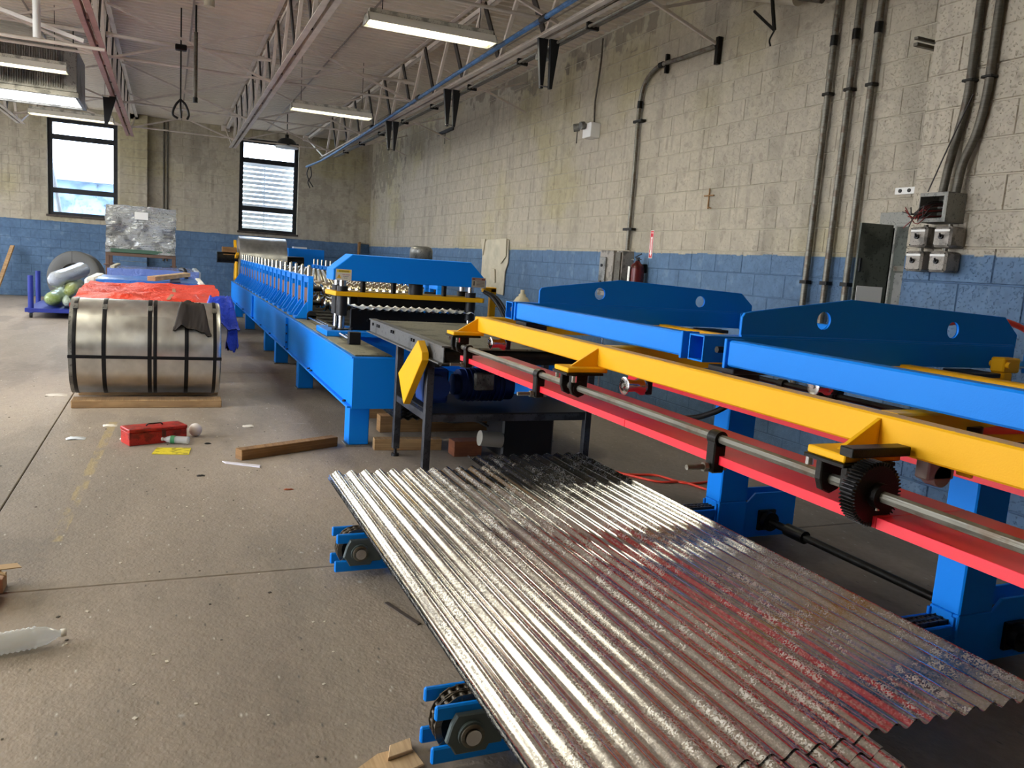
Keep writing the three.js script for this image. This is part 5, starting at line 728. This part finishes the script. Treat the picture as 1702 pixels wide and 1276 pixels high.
function bottle(name, label, L, R, at, dir, ribs, m) { const p = [[0.001, 0], [R * 0.85, 0.002], [R, 0.012]]; for (let i = 1; i < 24; i++) { const y = 0.012 + (L * 0.68) * i / 24; p.push([R * (1 - (ribs ? 0.12 * (i % 2) : 0.04 * (i % 4 === 0))), y]); } p.push([R * 0.8, L * 0.78], [R * 0.45, L * 0.88], [0.0125, L * 0.91], [0.0125, L * 0.95]); const b = thing(name, label, 'bottle', at); const place = (g) => { g.rotateX(Math.PI / 2); g.rotateY(dir); g.translate(at[0], R, at[2]); return g; }; part(b, 'body', place(lathe(p, 24)), m); part(b, 'cap', place(lathe([[0.001, L], [0.014, L], [0.0145, L * 0.94], [0.001, L * 0.94]], 16)), M.white); return [b, place]; }
{ const [b, place] = bottle('plastic_bottle', 'empty clear bottle with green label leaning at the toolbox front', 0.2, 0.03, [0.15, 0, -6.3], -1.9, true, M.bottle); part(b, 'bottle_label', place(lathe([[0.031, 0.1], [0.031, 0.13]], 24)), S(0x2f7a4c, 0.5)); }
bottle('plastic_bottle', 'large ribbed clear bottle lying at the lower left edge', 0.3, 0.042, [-0.63, 0, -3.1], 1.78, true, M.bottle);
one('yellow_card', 'bright yellow printed card lying in front of the toolbox', 'card', poly([[-0.1, -6.02], [-0.07, -6.2], [0.16, -6.17], [0.14, -5.97]], 0.004, 'xz', 0.001, 0.0005), S(0xe9d31e, 0.6, 0, { map: rep(T.wear, 5) }), [0, 0, -6.1]);
one('floor_timber', 'weathered wooden beam lying on the floor against the machine leg', 'timber', bar([0.46, 0.038, -5.8], [1.2, 0.038, -6.16], 0.085, 0.075, 0.004), M.oldwood, [0.85, 0, -5.9]);
one('paper_wrapper', 'long white wrapper strip in front of the floor timber', 'paper', poly([[0.35, -5.74], [0.37, -5.69], [0.58, -5.55], [0.59, -5.6]], 0.008, 'xz', 0.001, 0.001), S(0xd8d4dc, 0.5), [0.46, 0, -5.65]);
one('floor_timber', 'short wooden block beside the machine leg under the table', 'timber', [bar([1.47, 0.045, -6.0], [2.0, 0.045, -5.95], 0.09, 0.09, 0.004)], M.wood, [1.7, 0, -5.97]);
one('floor_timber', 'reddish wooden block under the table beside the dark motor', 'timber', [bar([2.02, 0.06, -5.75], [2.25, 0.06, -5.75], 0.14, 0.12, 0.005)], S(0x8a5c44, 0.8, 0, { map: rep(T.wood, 2, 2) }), [2.1, 0, -5.75]);
{ const c = thing('floor_motor', 'black hydraulic motor block on the floor under the table', 'motor', [2.6, 0, -5.75]); part(c, 'block', B(2.38, 2.82, 0.0, 0.34, -5.95, -5.6, 0.015), M.black); part(c, 'barrel', C([2.2, 0.16, -5.62], [2.38, 0.14, -5.62], 0.06, 20), S(0xa8a294, 0.5, 0.4)); part(c, 'cable', tube([[2.3, 0.23, -5.7], [2.2, 0.27, -5.75], [2.05, 0.24, -5.85], [1.9, 0.28, -5.9], [1.88, 0.42, -5.9]], 0.012, 6), M.black); }
for (let i = 0; i < 5; i++) one('corrugated_offcut', ['lowest', 'second lowest', 'middle', 'second highest', 'highest'][i] + ' of the short corrugated offcuts piled under the roll former', 'sheet', corrugated(1.72 + 0.01 * i, 13, -7.4 + 0.05 * i, -6.35 - 0.04 * i, 0.16 + i * 0.022, 0.0095, 0.0008), M.zinc, [2.2, 0.15 + i * 0.022, -6.9], 'corrugated offcuts', true);
one('floor_timber', 'wooden bearer carrying the corrugated offcuts under the machine', 'timber', [B(1.66, 2.8, 0, 0.145, -6.7, -6.58, 0.004)], M.oldwood, [2.2, 0, -6.64]);
one('floor_timber', 'rear wooden bearer carrying the corrugated offcuts', 'timber', [B(1.66, 2.8, 0, 0.145, -7.3, -7.18, 0.004)], M.oldwood, [2.2, 0, -7.24]);
one('packing_strip', 'flat brown strip of packing band on the floor by the sheets', 'strip', bar([0.875, 0.003, -3.22], [0.955, 0.003, -2.98], 0.02, 0.004, 0.0005), S(0x4a4038, 0.7), [0.91, 0, -3.1]);
one('splintered_board', 'splintered tan board lying at the bottom edge by the conveyor', 'timber', [poly([[0.40, -2.02], [0.5, -1.92], [0.62, -2.03], [0.7, -2.06], [0.68, -2.2], [0.66, -2.16], [0.58, -2.15]], 0.02, 'xz', 0.001, 0.003), poly([[0.6, -2.1], [0.68, -2.12], [0.69, -2.18], [0.62, -2.16]], 0.012, 'xz', 0.022, 0.002)], M.palewood, [0.6, 0, -2.1]);
{ const c = thing('orange_tool_case', 'orange case corner with cardboard flaps at the left edge', 'case', [-0.72, 0, -3.6]); part(c, 'body', B(-0.95, -0.625, 0, 0.1, -3.66, -3.5, 0.01), S(0xd8401c, 0.5)); part(c, 'cardboard', [bar([-0.7, 0.12, -3.66], [-0.62, 0.085, -3.7], 0.08, 0.004, 0.001), bar([-0.66, 0.1, -3.72], [-0.57, 0.09, -3.76], 0.06, 0.004, 0.001), B(-0.8, -0.62, 0, 0.06, -3.78, -3.69, 0.002)], S(0xb79a74, 0.85)); }
one('orange_cable', 'pair of orange cables looping on the floor behind the sheets', 'cable', [tube([[2.75, 0.01, -5.5], [2.95, 0.01, -5.41], [3.13, 0.01, -4.99], [3.35, 0.01, -4.92], [3.46, 0.01, -4.69], [3.7, 0.01, -4.7], [3.95, 0.01, -4.8]], 0.009, 6, 60), tube([[2.75, 0.01, -5.45], [2.98, 0.01, -5.3], [3.12, 0.01, -5.0], [3.28, 0.01, -4.75], [3.45, 0.01, -4.72], [3.54, 0.01, -4.5], [3.75, 0.01, -4.55]], 0.009, 6, 60)], M.orange, [3.2, 0, -4.9]);
one('black_cable', 'black cable bundle along the floor beside the sheets', 'cable', [tube([[2.75, 0.02, -3.3], [2.7, 0.02, -2.95], [2.78, 0.02, -2.6], [2.72, 0.02, -2.2], [2.68, 0.03, -1.9]], 0.02, 8, 40), tube([[2.85, 0.02, -3.3], [2.8, 0.02, -2.9], [2.86, 0.02, -2.5], [2.8, 0.02, -2.25]], 0.014, 8, 40)], M.rubber, [2.75, 0, -2.6]);
// scraps
[[-0.62, -6.55, 0.05, 0xd5dade, 'pale paper scrap on the floor left of the yellow line'], [-0.95, -8.4, 0.07, 0xcdc4b6, 'crumpled paper beside the coil at the floor joint'], [-0.42, -7.0, 0.04, 0xe0d8c6, 'small cream paper scrap near the end of the yellow line'], [0.62, -6.9, 0.035, 0xd9d2c4, 'small white scrap between coil and machine leg'], [-0.3, -6.5, 0.022, 0xe8e4dc, 'tiny white plastic bit left of the toolbox']].forEach(([x, z, r, col, l], i) => one('paper_scrap', l, 'paper', cloth(x, z, r * 1.3, r * 0.7, 0.013, 0.01, 801 + i, 8, 0.14), S(col, 0.8), [x, 0, z], 'paper scraps on the floor'));
[[0.2, -5.4, 'dark scrap lying in the middle of the bare floor'], [0.28, -6.3, 'dark curled scrap right of the white ball'], [0.7, -5.0, 'short orange-brown curl of scrap on the floor']].forEach(([x, z, l], i) => one('floor_scrap', l, 'scrap', cloth(x, z, i === 2 ? 0.03 : 0.025, i === 2 ? 0.008 : 0.014, 0.008, 0.006, 841 + i, 8, 0.1), i === 2 ? S(0xa4532c, 0.7) : M.black, [x, 0, z]));
{ const gs = []; for (let i = 0; i < 300; i++) { const z = -1.6 - 8 * Math.pow(rnd(), 1.3), x = rr(-1.6, 0.75) * Math.min(1.2, 0.35 + -z / 6), s = rr(0.002, 0.0055); const g = B(-s * rr(0.6, 2.4), s, 0, s * 0.5, -s, s, 0); g.rotateY(rr(0, 6.3)); g.translate(x, 0.0005, z); if (z < -7.4 && x > -1.1 && x < 0.8) continue; gs.push(g); } const o = one('floor_grit', 'scattered pale grit and wood chips over the concrete floor', 'debris', gs.slice(0, 130), S(0xcfc6b4, 0.9), [0, 0, -5]); o.userData.kind = 'stuff'; const p = one('dark_grit', 'scattered dark crumbs over the concrete floor', 'debris', gs.slice(130, 220), S(0x4a433a, 0.9), [0, 0, -5]); p.userData.kind = 'stuff'; }
// ================================================================ UNDER THE ROOF, MIDDLE BAY
{ const x = 0.13, z = -11.64, c = thing('chain_hoist', 'dark chain hoist hook hanging on a rod in the middle bay', 'hoist', [x, 3.1, z]); part(c, 'rod', C([x, 3.3, z], [x, DECK, z], 0.009, 8), M.darksteel); part(c, 'hook', [tube([[x, 3.3, z], [x - 0.06, 3.22, z], [x - 0.09, 3.1, z], [x - 0.03, 3.06, z]], 0.014, 8), tube([[x, 3.3, z], [x + 0.06, 3.24, z], [x + 0.1, 3.12, z], [x + 0.08, 3.06, z]], 0.014, 8), tube([[x, 3.3, z], [x + 0.0, 3.2, z + 0.05], [x + 0.01, 3.06, z + 0.06]], 0.012, 8)], M.blackgear); part(c, 'block', B(x - 0.07, x + 0.07, 3.9, 3.97, z - 0.05, z + 0.05, 0.01), M.blackgear); }
{ const x = 0.3, z = -11.4, c = thing('drop_pipe', 'grey capped pipe dropping from the deck beside the chain hoist', 'pipe', [x, 3.25, z]); part(c, 'pipe', C([x, 3.3, z], [x, 4.1, z], 0.024, 14), M.oldconduit); part(c, 'cap', C([x, 3.25, z], [x, 3.31, z], 0.03, 12), M.darksteel); part(c, 'upper_rod', C([x, 4.1, z], [x, DECK, z], 0.012, 8), M.darksteel); }
{ const x = 2.35, z = -18.6, c = thing('dome_lamp', 'unlit dark dome lamp with white rim hanging before the corner window', 'lamp', [x, 3.55, z]); part(c, 'shade', lathe([[0.24, 3.7], [0.235, 3.73], [0.17, 3.82], [0.12, 3.86], [0.05, 3.88]], 28).translate(x, 0, z), S(0x23262a, 0.5, 0, { side: THREE.DoubleSide })); part(c, 'rim', lathe([[0.24, 3.7], [0.25, 3.685], [0.24, 3.665], [0.22, 3.67], [0.001, 3.68]], 28).translate(x, 0, z), S(0xcfd4d6, 0.5)); part(c, 'neck', [C([x, 3.87, z], [x, 3.95, z], 0.04, 14), C([x, 3.95, z], [x, DECK, z], 0.01, 8)], M.darksteel); }
one('cable_bundle', 'loop of loose dark cables hanging from the right joist near the window', 'cable', [tube([[2.95, 3.4, -19.3], [2.9, 3.25, -19.3], [2.95, 3.1, -19.3], [3.05, 2.95, -19.3]], 0.012, 6), tube([[2.98, 3.4, -19.3], [3.0, 3.2, -19.3], [2.93, 3.05, -19.3], [2.98, 2.92, -19.3]], 0.012, 6)], M.black, [2.95, 2.92, -19.3]);
one('back_wall_pipe', 'pair of thin pipes running down the back wall right of the pilaster', 'pipe', [C([-0.12, 1.0, ZB + 0.03], [-0.12, 4.35, ZB + 0.03], 0.018, 8), C([-0.04, 1.0, ZB + 0.03], [-0.04, 4.35, ZB + 0.03], 0.018, 8)], M.oldconduit, [-0.08, 1, ZB + 0.03]);
{ const x = 0.42, z = -10.6, c = thing('ceiling_speaker', 'small cream cylinder fitting on a dark cube under the deck', 'fitting', [x, 4.2, z]); part(c, 'cube', B(x - 0.06, x + 0.06, 4.3, 4.415, z - 0.06, z + 0.06, 0.004), M.darksteel); part(c, 'cup', C([x, 4.22, z], [x, 4.3, z], 0.06, 16), M.cream); }
one('white_hanger', 'bright white vertical strut near the top left corner', 'strut', C([-1.2, 3.36, -9.5], [-1.2, DECK, -9.5], 0.035, 12), S(0xf2f2ee, 0.4), [-1.2, 3.36, -9.5]);
one('white_brace', 'slanting white brace meeting the reddish joist at top left', 'brace', [bar([-2.71, 3.9, -9.6], [-0.8, 3.42, -9.6], 0.035, 0.035)], S(0xece8e0, 0.4), [-1.8, 3.4, -9.6]);
one('white_brace', 'level pale pipe below the slanting white brace at top left', 'pipe', C([-2.71, 3.33, -9.42], [-0.6, 3.33, -9.42], 0.018, 10), M.joist, [-1.7, 3.33, -9.42]);
scene.add(camera);
renderer.render(scene, camera);
